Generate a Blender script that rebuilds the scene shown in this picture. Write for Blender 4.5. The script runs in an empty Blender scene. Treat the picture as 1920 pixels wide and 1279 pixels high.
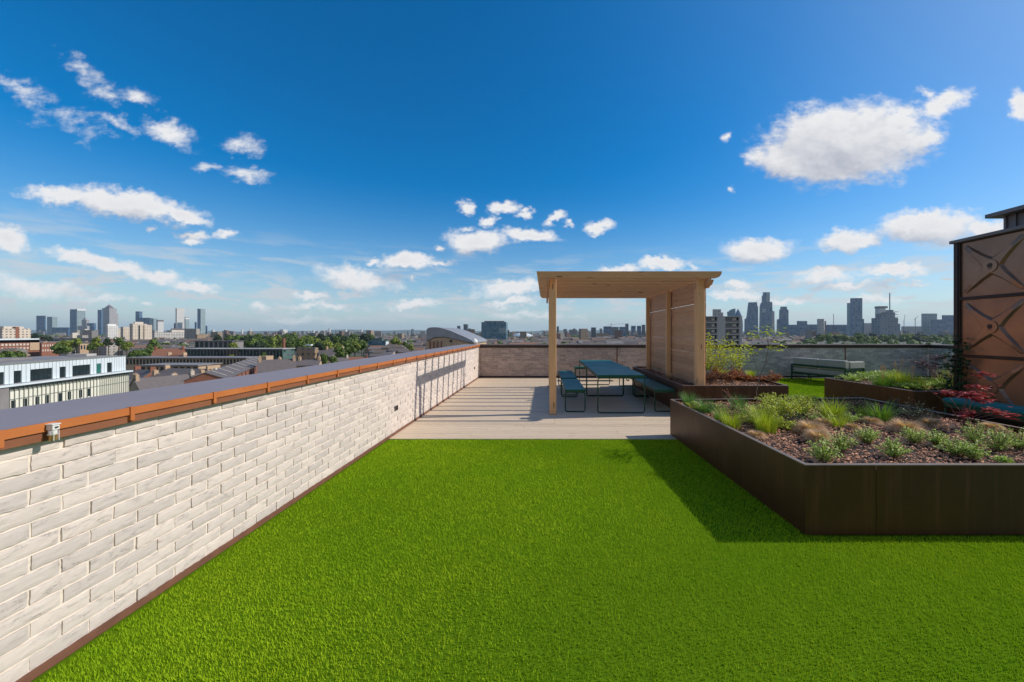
import bpy, math, random
import numpy as np
from mathutils import Vector, Matrix
R = math.radians
rnd = random.Random(7)

# ------------------------------------------------------------------ camera
S = bpy.context.scene
F, CX, CY, H = 715.0, 1023.0, 624.0, 1.57      # focal length and principal point in photo pixels, eye height
cam_d = bpy.data.cameras.new('camera')
cam = bpy.data.objects.new('camera', cam_d)
S.collection.objects.link(cam)
S.camera = cam
cam.location = (0, 0, H)
cam.rotation_euler = (R(90), 0, 0)
cam_d.sensor_width = 36
cam_d.lens = F / 1920 * 36
cam_d.shift_x = -(CX - 960) / 1920
cam_d.shift_y = -(639.5 - CY) / 1920
cam_d.clip_start = 0.05
cam_d.clip_end = 60000

# ------------------------------------------------------------------ light
SUN = Vector((1, .12, .77)).normalized()          # towards the sun
sun_el = math.asin(SUN.z)
sun_az = math.atan2(SUN.x, SUN.y)
sd = bpy.data.lights.new('sun', 'SUN')
sd.energy = 4.2
sd.angle = R(.5)
sd.color = (1, .93, .83)
sun = bpy.data.objects.new('sun', sd)
S.collection.objects.link(sun)
sun.rotation_euler = (-SUN).to_track_quat('-Z', 'Y').to_euler()
sun.location = (20, 5, 30)
S.view_settings.view_transform = 'Standard'
S.view_settings.look = 'None'
S.view_settings.exposure = 0.0
S.view_settings.gamma = 1
S.cycles.volume_bounces = 0
S.cycles.max_bounces = 6
S.cycles.use_denoising = True

# ---- world: Nishita sky with clouds set in world directions (azimuth, elevation)
W = bpy.data.worlds.new('World')
S.world = W
W.use_nodes = True
W.cycles.sampling_method = 'MANUAL'
W.cycles.sample_map_resolution = 512


class NT:
    """small helper that strings shader nodes together"""
    def __init__(s, tree):
        s.t = tree

    def n(s, typ, **kw):
        nd = s.t.nodes.new(typ)
        for k, v in kw.items():
            setattr(nd, k, v)
        return nd

    def link(s, a, b):
        s.t.links.new(a, b)

    def put(s, sock, v):
        if isinstance(v, bpy.types.NodeSocket):
            s.link(v, sock)
        else:
            sock.default_value = v

    def m(s, op, a, b=None, c=None, clamp=False):
        nd = s.n('ShaderNodeMath', operation=op, use_clamp=clamp)
        s.put(nd.inputs[0], a)
        if b is not None:
            s.put(nd.inputs[1], b)
        if c is not None:
            s.put(nd.inputs[2], c)
        return nd.outputs[0]

    def vm(s, op, a, b=None, out=0):
        nd = s.n('ShaderNodeVectorMath', operation=op)
        s.put(nd.inputs[0], a)
        if b is not None:
            s.put(nd.inputs[1], b)
        return nd.outputs['Value' if out else 'Vector']

    def scale(s, a, f):
        nd = s.n('ShaderNodeVectorMath', operation='SCALE')
        s.put(nd.inputs[0], a)
        s.put(nd.inputs['Scale'], f)
        return nd.outputs[0]

    def mapr(s, v, a, b, c=0.0, d=1.0, smooth=False):
        nd = s.n('ShaderNodeMapRange')
        if smooth:
            nd.interpolation_type = 'SMOOTHSTEP'
        for i, x in enumerate((v, a, b, c, d)):
            s.put(nd.inputs[i], x)
        return nd.outputs[0]

    def mix(s, f, a, b, mode='MIX'):
        nd = s.n('ShaderNodeMix', data_type='RGBA', blend_type=mode)
        s.put(nd.inputs[0], f)
        s.put(nd.inputs[6], a)
        s.put(nd.inputs[7], b)
        return nd.outputs[2]

    def noise(s, vec, scale, detail=4, rough=.5, dist=0, col=False):
        nd = s.n('ShaderNodeTexNoise')
        if vec is not None:
            s.put(nd.inputs['Vector'], vec)
        s.put(nd.inputs['Scale'], scale)
        s.put(nd.inputs['Detail'], detail)
        s.put(nd.inputs['Roughness'], rough)
        s.put(nd.inputs['Distortion'], dist)
        return nd.outputs['Color' if col else 'Fac']

    def sep(s, v):
        nd = s.n('ShaderNodeSeparateXYZ')
        s.put(nd.inputs[0], v)
        return nd.outputs

    def comb(s, x, y, z):
        nd = s.n('ShaderNodeCombineXYZ')
        for i, q in enumerate((x, y, z)):
            s.put(nd.inputs[i], q)
        return nd.outputs[0]

    def mapping(s, v, loc=(0, 0, 0), rot=(0, 0, 0), sc=(1, 1, 1), typ='POINT'):
        nd = s.n('ShaderNodeMapping', vector_type=typ)
        s.put(nd.inputs[0], v)
        nd.inputs[1].default_value = loc
        nd.inputs[2].default_value = rot
        nd.inputs[3].default_value = sc
        return nd.outputs[0]


# clouds: photo px centre, radii in px, tilt (deg, + = rising to the right), weight
CLOUDS = [
    (1590, 268, 180, 84, 6, 1.6), (1470, 300, 72, 40, -12, 1.2), (1425, 292, 30, 22, 0, .8), (1690, 222, 60, 30, 20, .8), (1770, 195, 62, 26, 22, .9), (1480, 300, 60, 44, 0, .9), (1718, 262, 60, 30, 0, 1.0), (1912, 200, 26, 32, 0, .8),
    (1368, 257, 16, 9, 40, .45), (1370, 356, 10, 9, 0, .5), (1740, 174, 20, 9, 0, .45),
    (1424, 467, 74, 25, 2, 1.3), (1590, 450, 75, 23, 8, 1.2), (1740, 424, 120, 34, 4, 1.3), (1850, 432, 70, 22, 2, 1.0),
    (1550, 515, 68, 18, 3, 1.0), (1680, 508, 78, 14, 4, 1.0), (1382, 533, 30, 10, 0, .8), (1590, 534, 90, 10, 3, .7), (1380, 552, 60, 10, 0, .8), (1715, 531, 45, 8, 0, .6),
    (1240, 496, 50, 13, 0, 1.2), (1160, 504, 46, 10, 0, 1.1),
    (1124, 424, 31, 14, 0, 1.0), (895, 450, 66, 27, 4, 1.4), (995, 438, 62, 17, -6, 1.2), (875, 388, 20, 14, -20, .9), (945, 387, 32, 14, 8, 1.1), (986, 399, 22, 9, 0, .7), (918, 412, 20, 9, 0, .8),
    (1040, 409, 24, 10, 20, .8), (1066, 417, 10, 6, 0, .6), (875, 424, 22, 6, 18, .5), (826, 462, 12, 6, 0, .6),
    (760, 488, 56, 17, 2, 1.3), (697, 487, 14, 9, 0, .8), (828, 489, 34, 8, 0, .55), (670, 523, 84, 27, -6, 1.0), (767, 522, 12, 7, 0, .7), (590, 558, 42, 10, 0, .8),
    (775, 568, 60, 11, 4, .75), (960, 541, 80, 18, 6, .9), (960, 568, 55, 9, 3, .7), (620, 575, 110, 8, 0, .45),
    (245, 384, 150, 30, -9, 1.2), (110, 368, 80, 20, -2, .8), (345, 404, 62, 14, -16, 1.1), (355, 439, 38, 9, -2, .75), (357, 450, 26, 8, 0, .7), (425, 440, 26, 10, 0, .7), (280, 432, 14, 6, 0, .45),
    (12, 445, 48, 26, -12, 1.2), (185, 492, 120, 18, -12, 1.0), (300, 516, 60, 14, -8, .8), (360, 536, 62, 12, -8, .85), (60, 540, 130, 22, -8, .5), (200, 560, 60, 8, 0, .35), (560, 600, 90, 8, 0, .35), (1000, 590, 90, 8, 0, .35), (490, 575, 24, 8, 0, .6), (270, 567, 18, 6, 0, .6),
    (50, 170, 58, 20, -22, .26), (158, 135, 46, 19, -42, .24), (196, 172, 34, 15, -30, .22), (255, 184, 46, 15, -12, .34), (135, 228, 60, 20, -20, .03),
    (315, 249, 56, 21, -18, .6), (455, 270, 42, 20, -6, .42), (386, 312, 30, 10, -8, .4), (465, 326, 46, 16, -4, .5), (222, 230, 40, 10, -30, .3),
    (1300, 492, 18, 8, 0, .6), (1640, 562, 60, 9, 0, .5), (1480, 560, 60, 8, 0, .5),
]


def cloud_group(only_big=False):
    g = bpy.data.node_groups.new('cloud_density', 'ShaderNodeTree')
    g.interface.new_socket('P', in_out='INPUT', socket_type='NodeSocketVector')
    g.interface.new_socket('D', in_out='OUTPUT', socket_type='NodeSocketFloat')
    t = NT(g)
    i = t.n('NodeGroupInput')
    o = t.n('NodeGroupOutput')
    P = i.outputs[0]
    # billowy domain warp
    w1 = t.noise(P, 11, 3, .6, col=True)
    w1 = t.scale(t.vm('SUBTRACT', w1, (.5, .5, .5)), .055)
    w2 = t.noise(t.mapping(P, sc=(1, 1.5, 1)), 44, 4, .65, col=True)
    w2 = t.scale(t.vm('SUBTRACT', w2, (.5, .5, .5)), .03)
    Q = t.vm('ADD', t.vm('ADD', P, w1), w2)
    Q = t.vm('MULTIPLY', Q, (1, 1, 0))
    best = None
    cnt = 0
    for (px, py, rx, ry, tilt, wt) in CLOUDS:
        if only_big and (wt < 1.0 or rx < 50):
            continue
        cnt += 1
        if cnt % 7 == 0:      # keeps the shader sequential, so it needs little stack
            Q = t.vm('ADD', Q, t.m('MULTIPLY', best, 1e-7))
        u = (px - CX) / F
        az, el = u, (CY - py) / F          # slopes x/y and z/y of the direction
        ra, re = rx / F * 1.02, ry / F * 1.05
        wt = wt + (.14 if wt < 1 else .08)
        v = t.mapping(Q, (az, el, 0), (0, 0, R(tilt)), (ra, re, 1), 'TEXTURE')
        d = t.vm('LENGTH', v, out=1)
        k = t.m('MULTIPLY_ADD', d, -wt, wt)
        best = k if best is None else t.m('MAXIMUM', best, k)
    fb = t.noise(t.mapping(P, sc=(1, 1.7, 1)), 22, 7, .60)
    D = t.m('ADD', best, t.m('MULTIPLY', t.m('SUBTRACT', fb, .52), 1.25))
    t.link(D, o.inputs[0])
    return g


def build_world():
    t = NT(W.node_tree)
    t.t.nodes.clear()
    out = t.n('ShaderNodeOutputWorld')
    bg = t.n('ShaderNodeBackground')
    tc = t.n('ShaderNodeTexCoord')
    sky = t.n('ShaderNodeTexSky', sky_type='NISHITA')
    sky.sun_disc = False
    sky.sun_elevation = sun_el
    sky.sun_rotation = sun_az
    sky.altitude = 100
    sky.air_density = 1.0
    sky.dust_density = .4
    sky.ozone_density = 3.0
    hs = t.n('ShaderNodeHueSaturation')
    hs.inputs['Saturation'].default_value = SKY_SAT
    hs.inputs['Value'].default_value = SKY_VAL
    t.link(sky.outputs[0], hs.inputs['Color'])
    gm = t.n('ShaderNodeGamma')
    t.link(hs.outputs[0], gm.inputs[0])
    gm.inputs[1].default_value = SKY_GAM
    skyc = t.mix(1.0, gm.outputs[0], SKY_TINT, 'MULTIPLY')
    x, y, z = t.sep(tc.outputs['Generated'])[:3]
    az = t.m('ARCTAN2', x, y)
    el = t.m('ARCSINE', z)
    P = t.comb(az, el, 0)
    yy = t.m('MAXIMUM', y, .08)
    PC = t.comb(t.m('DIVIDE', x, yy), t.m('DIVIDE', z, yy), 0)
    g = cloud_group()
    n1 = t.n('ShaderNodeGroup', node_tree=g)
    t.link(PC, n1.inputs[0])
    n2 = t.n('ShaderNodeGroup', node_tree=cloud_group(True))
    t.link(t.vm('ADD', t.vm('ADD', PC, (.022, .040, 0)), t.m('MULTIPLY', n1.outputs[0], 1e-7)), n2.inputs[0])
    D1 = n1.outputs[0]
    D2 = t.m('MAXIMUM', n2.outputs[0], t.m('SUBTRACT', D1, .6))
    alpha = t.m('MULTIPLY', t.mapr(D1, -.14, .66, 0, 1, True), t.mapr(y, .1, .25, 0, 1, True))
    # thin streaky layer low in the sky
    st = t.noise(t.mapping(P, sc=(7, 42, 1)), 1.0, 7, .6)
    st = t.mapr(st, .47, .66, 0, 1, True)
    pf = t.noise(t.mapping(P, sc=(15, 46, 1), loc=(.7, .3, 0)), 1.0, 7, .58)
    pf = t.m('MULTIPLY', t.mapr(pf, .53, .62, 0, 1, True), t.m('MULTIPLY', t.mapr(el, .015, .04, 0, 1, True), t.mapr(el, .085, .15, 1, 0, True)))
    st = t.m('MAXIMUM', st, t.m('MULTIPLY', pf, 1.25), clamp=True)
    lo = t.m('MULTIPLY', t.mapr(el, -.01, .05, 0, 1, True), t.mapr(el, .09, .24, 1, 0, True))
    streak = t.m('MULTIPLY', t.m('MULTIPLY', st, lo), .75)
    shade = t.m('ADD', .60, t.m('MULTIPLY', t.m('SUBTRACT', D1, D2), .62))
    shade = t.m('SUBTRACT', shade, t.m('MULTIPLY', t.mapr(D1, .55, 1.5, 0, 1), .22), clamp=True)
    ccol = t.mix(shade, CLOUD_DARK, CLOUD_LIT)
    # pale band of hazy air along the horizon
    skyc = t.mix(t.m('MULTIPLY', t.m('POWER', t.mapr(el, -.02, .36, 1, 0), 2.2), .93), skyc, SKY_HORIZON)
    sund = t.n('ShaderNodeVectorMath', operation='DOT_PRODUCT')
    t.link(tc.outputs['Generated'], sund.inputs[0])
    sund.inputs[1].default_value = SUN
    skyc = t.mix(t.m('MULTIPLY', t.m('POWER', t.m('MAXIMUM', sund.outputs['Value'], 0.0), 6.0), .5), skyc, (4.6, 5.9, 7.6, 1))
    c1 = t.mix(streak, skyc, CLOUD_STREAK)
    a2 = t.m('MULTIPLY', alpha, t.mapr(el, .0, .07, .6, 1.0))
    c2 = t.mix(a2, c1, ccol)
    # unseen bright cloud cover added behind the viewer to fill the shaded faces
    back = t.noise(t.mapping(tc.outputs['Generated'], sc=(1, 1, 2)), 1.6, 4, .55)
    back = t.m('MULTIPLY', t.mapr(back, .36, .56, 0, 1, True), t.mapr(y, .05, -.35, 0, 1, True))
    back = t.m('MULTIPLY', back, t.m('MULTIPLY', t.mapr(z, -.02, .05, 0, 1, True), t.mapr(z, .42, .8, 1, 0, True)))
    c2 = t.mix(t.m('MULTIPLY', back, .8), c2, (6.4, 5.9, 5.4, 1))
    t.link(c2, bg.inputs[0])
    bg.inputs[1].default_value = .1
    t.link(bg.outputs[0], out.inputs[0])


SKY_SAT, SKY_VAL, SKY_GAM = 1.5, 1.36, 1.0
SKY_TINT = (1, 1, 1, 1)
CLOUD_LIT = (8.8, 8.8, 8.9, 1)
CLOUD_DARK = (4.3, 4.6, 5.5, 1)
CLOUD_STREAK = (6.3, 6.6, 7.0, 1)
SKY_HORIZON = (4.1, 5.5, 6.6, 1)
build_world()
HAZE = 5.0e-5

# ------------------------------------------------------------------ builders
def gx(px, Y):
    return (px - CX) / F * Y


def gz(py, Y):
    return H - (py - CY) / F * Y


def at(px, py, Y):
    return Vector((gx(px, Y), Y, gz(py, Y)))


def tag(o, label=None, cat=None, group=None, kind=None):
    for k, v in (('label', label), ('category', cat), ('group', group), ('kind', kind)):
        if v:
            o[k] = v
    return o


def empty(name, loc=(0, 0, 0), rz=0.0):
    o = bpy.data.objects.new(name, None)
    S.collection.objects.link(o)
    o.location = loc
    o.rotation_euler = (0, 0, rz)
    o.empty_display_size = .1
    return o


def copy_tree(o, parent=None):
    c = o.copy()
    S.collection.objects.link(c)
    c.parent = parent
    for ch in o.children:
        copy_tree(ch, c)
    return c


class MB:
    """collects faces and links them as one mesh object; every face carries a random 'tint'"""
    def __init__(s):
        s.v, s.f, s.t = [], [], []

    def face(s, pts, t=None):
        b = len(s.v)
        s.v.extend([tuple(p) for p in pts])
        s.f.append(tuple(range(b, b + len(pts))))
        s.t.append(rnd.random() if t is None else t)
        return s

    def box(s, a, b, t=None):
        t = rnd.random() if t is None else t
        x0, y0, z0 = a
        x1, y1, z1 = b
        i = len(s.v)
        s.v.extend([(x0, y0, z0), (x1, y0, z0), (x1, y1, z0), (x0, y1, z0), (x0, y0, z1), (x1, y0, z1), (x1, y1, z1), (x0, y1, z1)])
        for q in ((0, 3, 2, 1), (4, 5, 6, 7), (0, 1, 5, 4), (1, 2, 6, 5), (2, 3, 7, 6), (3, 0, 4, 7)):
            s.f.append(tuple(i + k for k in q))
            s.t.append(t)
        return s

    def prism(s, poly, z0, z1, t=None, axis='z'):
        """extrude a 2-D outline; axis z: (x,y) up; axis y: outline in (x,z) extruded in y; axis x: outline in (y,z)"""
        t = rnd.random() if t is None else t
        n = len(poly)
        i = len(s.v)

        def P(p, h):
            return (p[0], p[1], h) if axis == 'z' else ((p[0], h, p[1]) if axis == 'y' else (h, p[0], p[1]))
        s.v.extend([P(p, z0) for p in poly] + [P(p, z1) for p in poly])
        s.f.append(tuple(i + k for k in range(n))[::-1])
        s.f.append(tuple(i + n + k for k in range(n)))
        s.t += [t, t]
        for k in range(n):
            s.f.append((i + k, i + (k + 1) % n, i + n + (k + 1) % n, i + n + k))
            s.t.append(t)
        return s

    def tube(s, pts, r, seg=6, t=None, closed=False, r1=None):
        t = rnd.random() if t is None else t
        pts = [Vector(p) for p in pts]
        n = len(pts)
        base = len(s.v)
        for k, p in enumerate(pts):
            if closed:
                d = pts[(k + 1) % n] - pts[k - 1]
            else:
                d = pts[min(k + 1, n - 1)] - pts[max(k - 1, 0)]
            d.normalize()
            up = Vector((0, 0, 1)) if abs(d.z) < .9 else Vector((1, 0, 0))
            a = d.cross(up).normalized()
            b = d.cross(a).normalized()
            rr = r if r1 is None else r + (r1 - r) * k / max(1, n - 1)
            for j in range(seg):
                an = 2 * math.pi * (j + .5) / seg
                s.v.append(tuple(p + a * math.cos(an) * rr + b * math.sin(an) * rr))
        for k in range(n if closed else n - 1):
            k2 = (k + 1) % n
            for j in range(seg):
                j2 = (j + 1) % seg
                s.f.append((base + k * seg + j, base + k * seg + j2, base + k2 * seg + j2, base + k2 * seg + j))
                s.t.append(t)
        if not closed:
            s.f.append(tuple(base + j for j in range(seg)))
            s.f.append(tuple(base + (n - 1) * seg + j for j in range(seg))[::-1])
            s.t += [t, t]
        return s

    def lathe(s, prof, c=(0, 0, 0), seg=16, t=None):
        t = rnd.random() if t is None else t
        base = len(s.v)
        for (r, z) in prof:
            for j in range(seg):
                a = 2 * math.pi * j / seg
                s.v.append((c[0] + r * math.cos(a), c[1] + r * math.sin(a), c[2] + z))
        for k in range(len(prof) - 1):
            for j in range(seg):
                j2 = (j + 1) % seg
                s.f.append((base + k * seg + j, base + k * seg + j2, base + (k + 1) * seg + j2, base + (k + 1) * seg + j))
                s.t.append(t)
        s.f.append(tuple(base + j for j in range(seg))[::-1])
        s.f.append(tuple(base + (len(prof) - 1) * seg + j for j in range(seg)))
        s.t += [t, t]
        return s

    def blade(s, p, az, h, w, bend, seg=3, t=None, face_az=None):
        """a grass blade leaning towards az, bending over by 'bend' radians"""
        t = rnd.random() if t is None else t
        fa = az + math.pi / 2 if face_az is None else face_az
        sx, sy = math.cos(fa) * w / 2, math.sin(fa) * w / 2
        x, y, z = p
        pts = []
        ang = 0.08
        L = h / seg
        i = len(s.v)
        for k in range(seg + 1):
            q = 1 - k / seg * .9
            if k == seg:
                s.v.append((x, y, z))
            else:
                s.v.append((x - sx * q, y - sy * q, z))
                s.v.append((x + sx * q, y + sy * q, z))
            ang += bend / seg
            x += math.cos(az) * math.sin(ang) * L
            y += math.sin(az) * math.sin(ang) * L
            z += math.cos(ang) * L
        for k in range(seg):
            if k == seg - 1:
                s.f.append((i + 2 * k, i + 2 * k + 1, i + 2 * k + 2))
            else:
                s.f.append((i + 2 * k, i + 2 * k + 1, i + 2 * k + 3, i + 2 * k + 2))
            s.t.append(t)
        return s

    def leaf(s, p, d, n, L, w, t=None):
        """pointed leaf from p along d, with face normal near n"""
        t = rnd.random() if t is None else t
        p, d, n = Vector(p), Vector(d).normalized(), Vector(n)
        a = d.cross(n)
        if a.length < 1e-4:
            a = d.cross(Vector((.3, .5, .8)))
        a.normalize()
        i = len(s.v)
        s.v.extend([tuple(p), tuple(p + d * L * .5 + a * w / 2), tuple(p + d * L), tuple(p + d * L * .5 - a * w / 2)])
        s.f.append((i, i + 1, i + 2, i + 3))
        s.t.append(t)
        return s

    def build(s, name, mat, parent=None, smooth=False, bevel=0, loc=None, link=True):
        me = bpy.data.meshes.new(name)
        me.from_pydata(s.v, [], s.f)
        at_ = me.attributes.new('tint', 'FLOAT', 'FACE')
        at_.data.foreach_set('value', s.t)
        if smooth:
            me.polygons.foreach_set('use_smooth', [True] * len(me.polygons))
        me.materials.append(mat)
        me.update()
        o = bpy.data.objects.new(name, me)
        S.collection.objects.link(o)
        if parent is not None:
            o.parent = parent
        if loc is not None:
            o.location = loc
        if bevel:
            b = o.modifiers.new('bevel', 'BEVEL')
            b.width = bevel
            b.segments = 2
            b.limit_method = 'ANGLE'
        return o


# ------------------------------------------------------------------ materials
def new_mat(name):
    m = bpy.data.materials.new(name)
    m.use_nodes = True
    t = NT(m.node_tree)
    b = m.node_tree.nodes['Principled BSDF']
    return m, t, b


def tintv(t):
    a = t.n('ShaderNodeAttribute', attribute_name='tint')
    return a.outputs['Fac']


def bump(t, b, h, dist, strength=1.0):
    nd = t.n('ShaderNodeBump')
    nd.inputs['Strength'].default_value = strength
    nd.inputs['Distance'].default_value = dist
    t.put(nd.inputs['Height'], h)
    t.link(nd.outputs[0], b.inputs['Normal'])


def c4(c):
    return (c[0], c[1], c[2], 1)


def mat_simple(name, c0, c1=None, rough=.6, metal=0, nscale=8, tint=.0, bmp=0, bscale=60, spec=.5, trans=0):
    """two-tone noise colour, plus per-piece tint"""
    m, t, b = new_mat(name)
    tc = t.n('ShaderNodeTexCoord').outputs['Object']
    c1 = c1 or tuple(x * .8 for x in c0)
    n = t.noise(tc, nscale, 5, .6)
    f = t.mapr(n, .3, .7)
    if tint:
        f = t.m('ADD', t.m('MULTIPLY', f, 1 - tint), t.m('MULTIPLY', tintv(t), tint))
    col = t.mix(f, c4(c0), c4(c1))
    t.link(col, b.inputs['Base Color'])
    t.put(b.inputs['Roughness'], t.mapr(n, 0, 1, rough - .08, min(1, rough + .08)))
    b.inputs['Metallic'].default_value = metal
    b.inputs['Specular IOR Level'].default_value = spec
    if bmp:
        bump(t, b, t.noise(tc, bscale, 6, .6), bmp)
    if trans:
        tr = t.n('ShaderNodeBsdfTranslucent')
        t.link(t.mix(1.0, col, (1.0, 1.1, .5, 1), 'MULTIPLY'), tr.inputs[0])
        ms = t.n('ShaderNodeMixShader')
        ms.inputs[0].default_value = trans
        t.link(b.outputs[0], ms.inputs[1])
        t.link(tr.outputs[0], ms.inputs[2])
        t.link(ms.outputs[0], t.t.nodes['Material Output'].inputs[0])
    return m


def mat_wood(name, axis, c0, c1, knot=(.12, .06, .03), rough=.65, bmp=.002):
    """planed timber with grain along an axis"""
    m, t, b = new_mat(name)
    tc = t.n('ShaderNodeTexCoord').outputs['Object']
    tv = tintv(t)
    off = t.comb(t.m('MULTIPLY', tv, 31.0), t.m('MULTIPLY', tv, 17.0), t.m('MULTIPLY', tv, 47.0))
    sc = {'x': (.7, 9, 9), 'y': (9, .7, 9), 'z': (9, 9, .7)}[axis]
    p = t.vm('ADD', t.mapping(tc, sc=sc), off)
    g = t.noise(p, 3.0, 8, .65, 1.2)
    fine = t.noise(t.mapping(p, sc=(4, 4, 4)), 4, 4, .6)
    f = t.m('ADD', t.m('MULTIPLY', t.mapr(g, .3, .7), .55), t.m('MULTIPLY', tv, .45))
    col = t.mix(f, c4(c0), c4(c1))
    col = t.mix(t.m('MULTIPLY', t.mapr(fine, .5, .75), .35), col, c4([x * .55 for x in c1]))
    ksc = {'x': (.5, 2.2, 2.2), 'y': (2.2, .5, 2.2), 'z': (2.2, 2.2, .5)}[axis]
    vo = t.n('ShaderNodeTexVoronoi')
    t.link(t.vm('ADD', t.mapping(tc, sc=[k * 1.6 for k in ksc]), off), vo.inputs['Vector'])
    vo.inputs['Scale'].default_value = 2.2
    kn = t.mapr(vo.outputs['Distance'], .07, .15, 1, 0, True)
    col = t.mix(t.m('MULTIPLY', kn, .75), col, c4(knot))
    t.link(col, b.inputs['Base Color'])
    b.inputs['Roughness'].default_value = rough
    bump(t, b, t.m('ADD', g, fine), bmp)
    return m


def mat_brick(name, c0, c1, stain, pocks=.55):
    """one slip brick per tint value: cream paint over a rough face"""
    m, t, b = new_mat(name)
    tc = t.n('ShaderNodeTexCoord').outputs['Object']
    tv = tintv(t)
    off = t.comb(t.m('MULTIPLY', tv, 13.0), t.m('MULTIPLY', tv, 29.0), t.m('MULTIPLY', tv, 7.0))
    p = t.vm('ADD', tc, off)
    st = t.noise(t.mapping(p, sc=(1, 1, 3.2)), 9, 7, .66, .6)
    st2 = t.noise(t.mapping(p, sc=(1, 1, 2.2)), 20, 6, .7, .8)
    col = t.mix(tv, c4(c0), c4(c1))
    col = t.mix(t.m('MULTIPLY', t.mapr(st, .48, .72), pocks), col, c4(stain))
    rid = t.mapr(t.m('ABSOLUTE', t.m('SUBTRACT', st2, .5)), .0, .018, 1, 0)
    rid = t.m('MULTIPLY', rid, t.mapr(st, .52, .66))
    col = t.mix(t.m('MULTIPLY', rid, .7), col, c4([x * .6 for x in stain]))
    t.link(col, b.inputs['Base Color'])
    b.inputs['Roughness'].default_value = .85
    h = t.m('ADD', t.m('MULTIPLY', st, 1.0), t.m('MULTIPLY', st2, .5))
    h = t.m('SUBTRACT', h, t.m('MULTIPLY', rid, .5))
    bump(t, b, h, .0017)
    return m


def facade_group():
    g = bpy.data.node_groups.new('facade', 'ShaderNodeTree')
    for nm, ty in (('Wall', 'Color'), ('Glass', 'Color'), ('Roof', 'Color'), ('Bay', 'Float'), ('Floor', 'Float'), ('WX', 'Float'), ('WZ', 'Float')):
        g.interface.new_socket(nm, in_out='INPUT', socket_type='NodeSocket' + ty)
    g.interface.new_socket('Color', in_out='OUTPUT', socket_type='NodeSocketColor')
    g.interface.new_socket('Win', in_out='OUTPUT', socket_type='NodeSocketFloat')
    t = NT(g)
    i = t.n('NodeGroupInput').outputs
    o = t.n('NodeGroupOutput')
    P = t.sep(t.n('ShaderNodeTexCoord').outputs['Object'])
    N = t.sep(t.n('ShaderNodeTexCoord').outputs['Normal'])
    ax, ay, az = [t.m('ABSOLUTE', N[k]) for k in range(3)]
    h = t.m('ADD', t.m('MULTIPLY', P[0], t.m('GREATER_THAN', ay, ax)), t.m('MULTIPLY', P[1], t.m('GREATER_THAN', ax, ay)))
    u = t.m('DIVIDE', h, i['Bay'])
    v = t.m('DIVIDE', P[2], i['Floor'])
    fu = t.m('FRACT', t.m('ADD', u, 100.0))
    fv = t.m('FRACT', t.m('ADD', v, 100.0))
    wx = t.m('LESS_THAN', t.m('ABSOLUTE', t.m('SUBTRACT', fu, .5)), t.m('MULTIPLY', i['WX'], .5))
    wz = t.m('LESS_THAN', t.m('ABSOLUTE', t.m('SUBTRACT', fv, .5)), t.m('MULTIPLY', i['WZ'], .5))
    flat = t.m('GREATER_THAN', az, .6)
    win = t.m('MULTIPLY', t.m('MULTIPLY', wx, wz), t.m('SUBTRACT', 1.0, flat))
    cell = t.n('ShaderNodeTexWhiteNoise', noise_dimensions='3D')
    t.link(t.comb(t.m('FLOOR', t.m('ADD', u, 100.0)), t.m('FLOOR', t.m('ADD', v, 100.0)), ax), cell.inputs['Vector'])
    gl = t.mix(t.m('MULTIPLY', cell.outputs['Value'], .28), i['Glass'], (.5, .55, .6, 1))
    gr = t.noise(t.n('ShaderNodeTexCoord').outputs['Object'], .15, 4, .6)
    wall = t.mix(t.mapr(gr, .3, .7, 0, .25), i['Wall'], (.1, .09, .08, 1))
    col = t.mix(win, wall, gl)
    col = t.mix(flat, col, i['Roof'])
    t.link(col, o.inputs[0])
    t.link(win, o.inputs[1])
    return g


FG = facade_group()


def mat_facade(name, wall, glass, roof=(.2, .2, .2), bay=3, floor=3.2, wx=.5, wz=.5, rough=.7, metal=0, grough=.15):
    m, t, b = new_mat(name)
    g = t.n('ShaderNodeGroup', node_tree=FG)
    for k, v in (('Wall', c4(wall)), ('Glass', c4(glass)), ('Roof', c4(roof)), ('Bay', bay), ('Floor', floor), ('WX', wx), ('WZ', wz)):
        g.inputs[k].default_value = v
    t.link(g.outputs[0], b.inputs['Base Color'])
    t.put(b.inputs['Roughness'], t.mapr(g.outputs[1], 0, 1, rough, grough))
    b.inputs['Metallic'].default_value = metal
    return m


def mat_glass_dark(name, c=(.02, .03, .03), rough=.06):
    m, t, b = new_mat(name)
    tc = t.n('ShaderNodeTexCoord').outputs['Object']
    t.link(t.mix(t.noise(tc, .6, 3), c4(c), c4([x * 2.2 for x in c])), b.inputs['Base Color'])
    b.inputs['Roughness'].default_value = rough
    b.inputs['Specular IOR Level'].default_value = .8
    return m


M = {}
M['brick'] = mat_brick('white_brick', (.68, .59, .525), (.54, .475, .435), (.39, .34, .32), .5)
M['mortar'] = mat_simple('cream_mortar', (.80, .70, .60), (.72, .63, .54), .95, nscale=30, bmp=.003)
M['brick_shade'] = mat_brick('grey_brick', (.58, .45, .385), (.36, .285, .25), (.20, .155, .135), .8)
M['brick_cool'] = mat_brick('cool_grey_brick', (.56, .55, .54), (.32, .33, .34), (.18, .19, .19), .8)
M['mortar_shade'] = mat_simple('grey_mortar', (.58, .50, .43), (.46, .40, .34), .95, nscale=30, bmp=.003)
M['coping'] = mat_simple('coping_metal', (.27, .235, .25), (.235, .205, .215), .6, .0, nscale=1.3, bmp=.0004, bscale=18)
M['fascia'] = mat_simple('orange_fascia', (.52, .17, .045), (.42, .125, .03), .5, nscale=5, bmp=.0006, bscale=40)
M['fascia_low'] = mat_simple('brown_fascia', (.27, .10, .045), (.21, .075, .035), .6, nscale=6, bmp=.0006, bscale=40)
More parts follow.
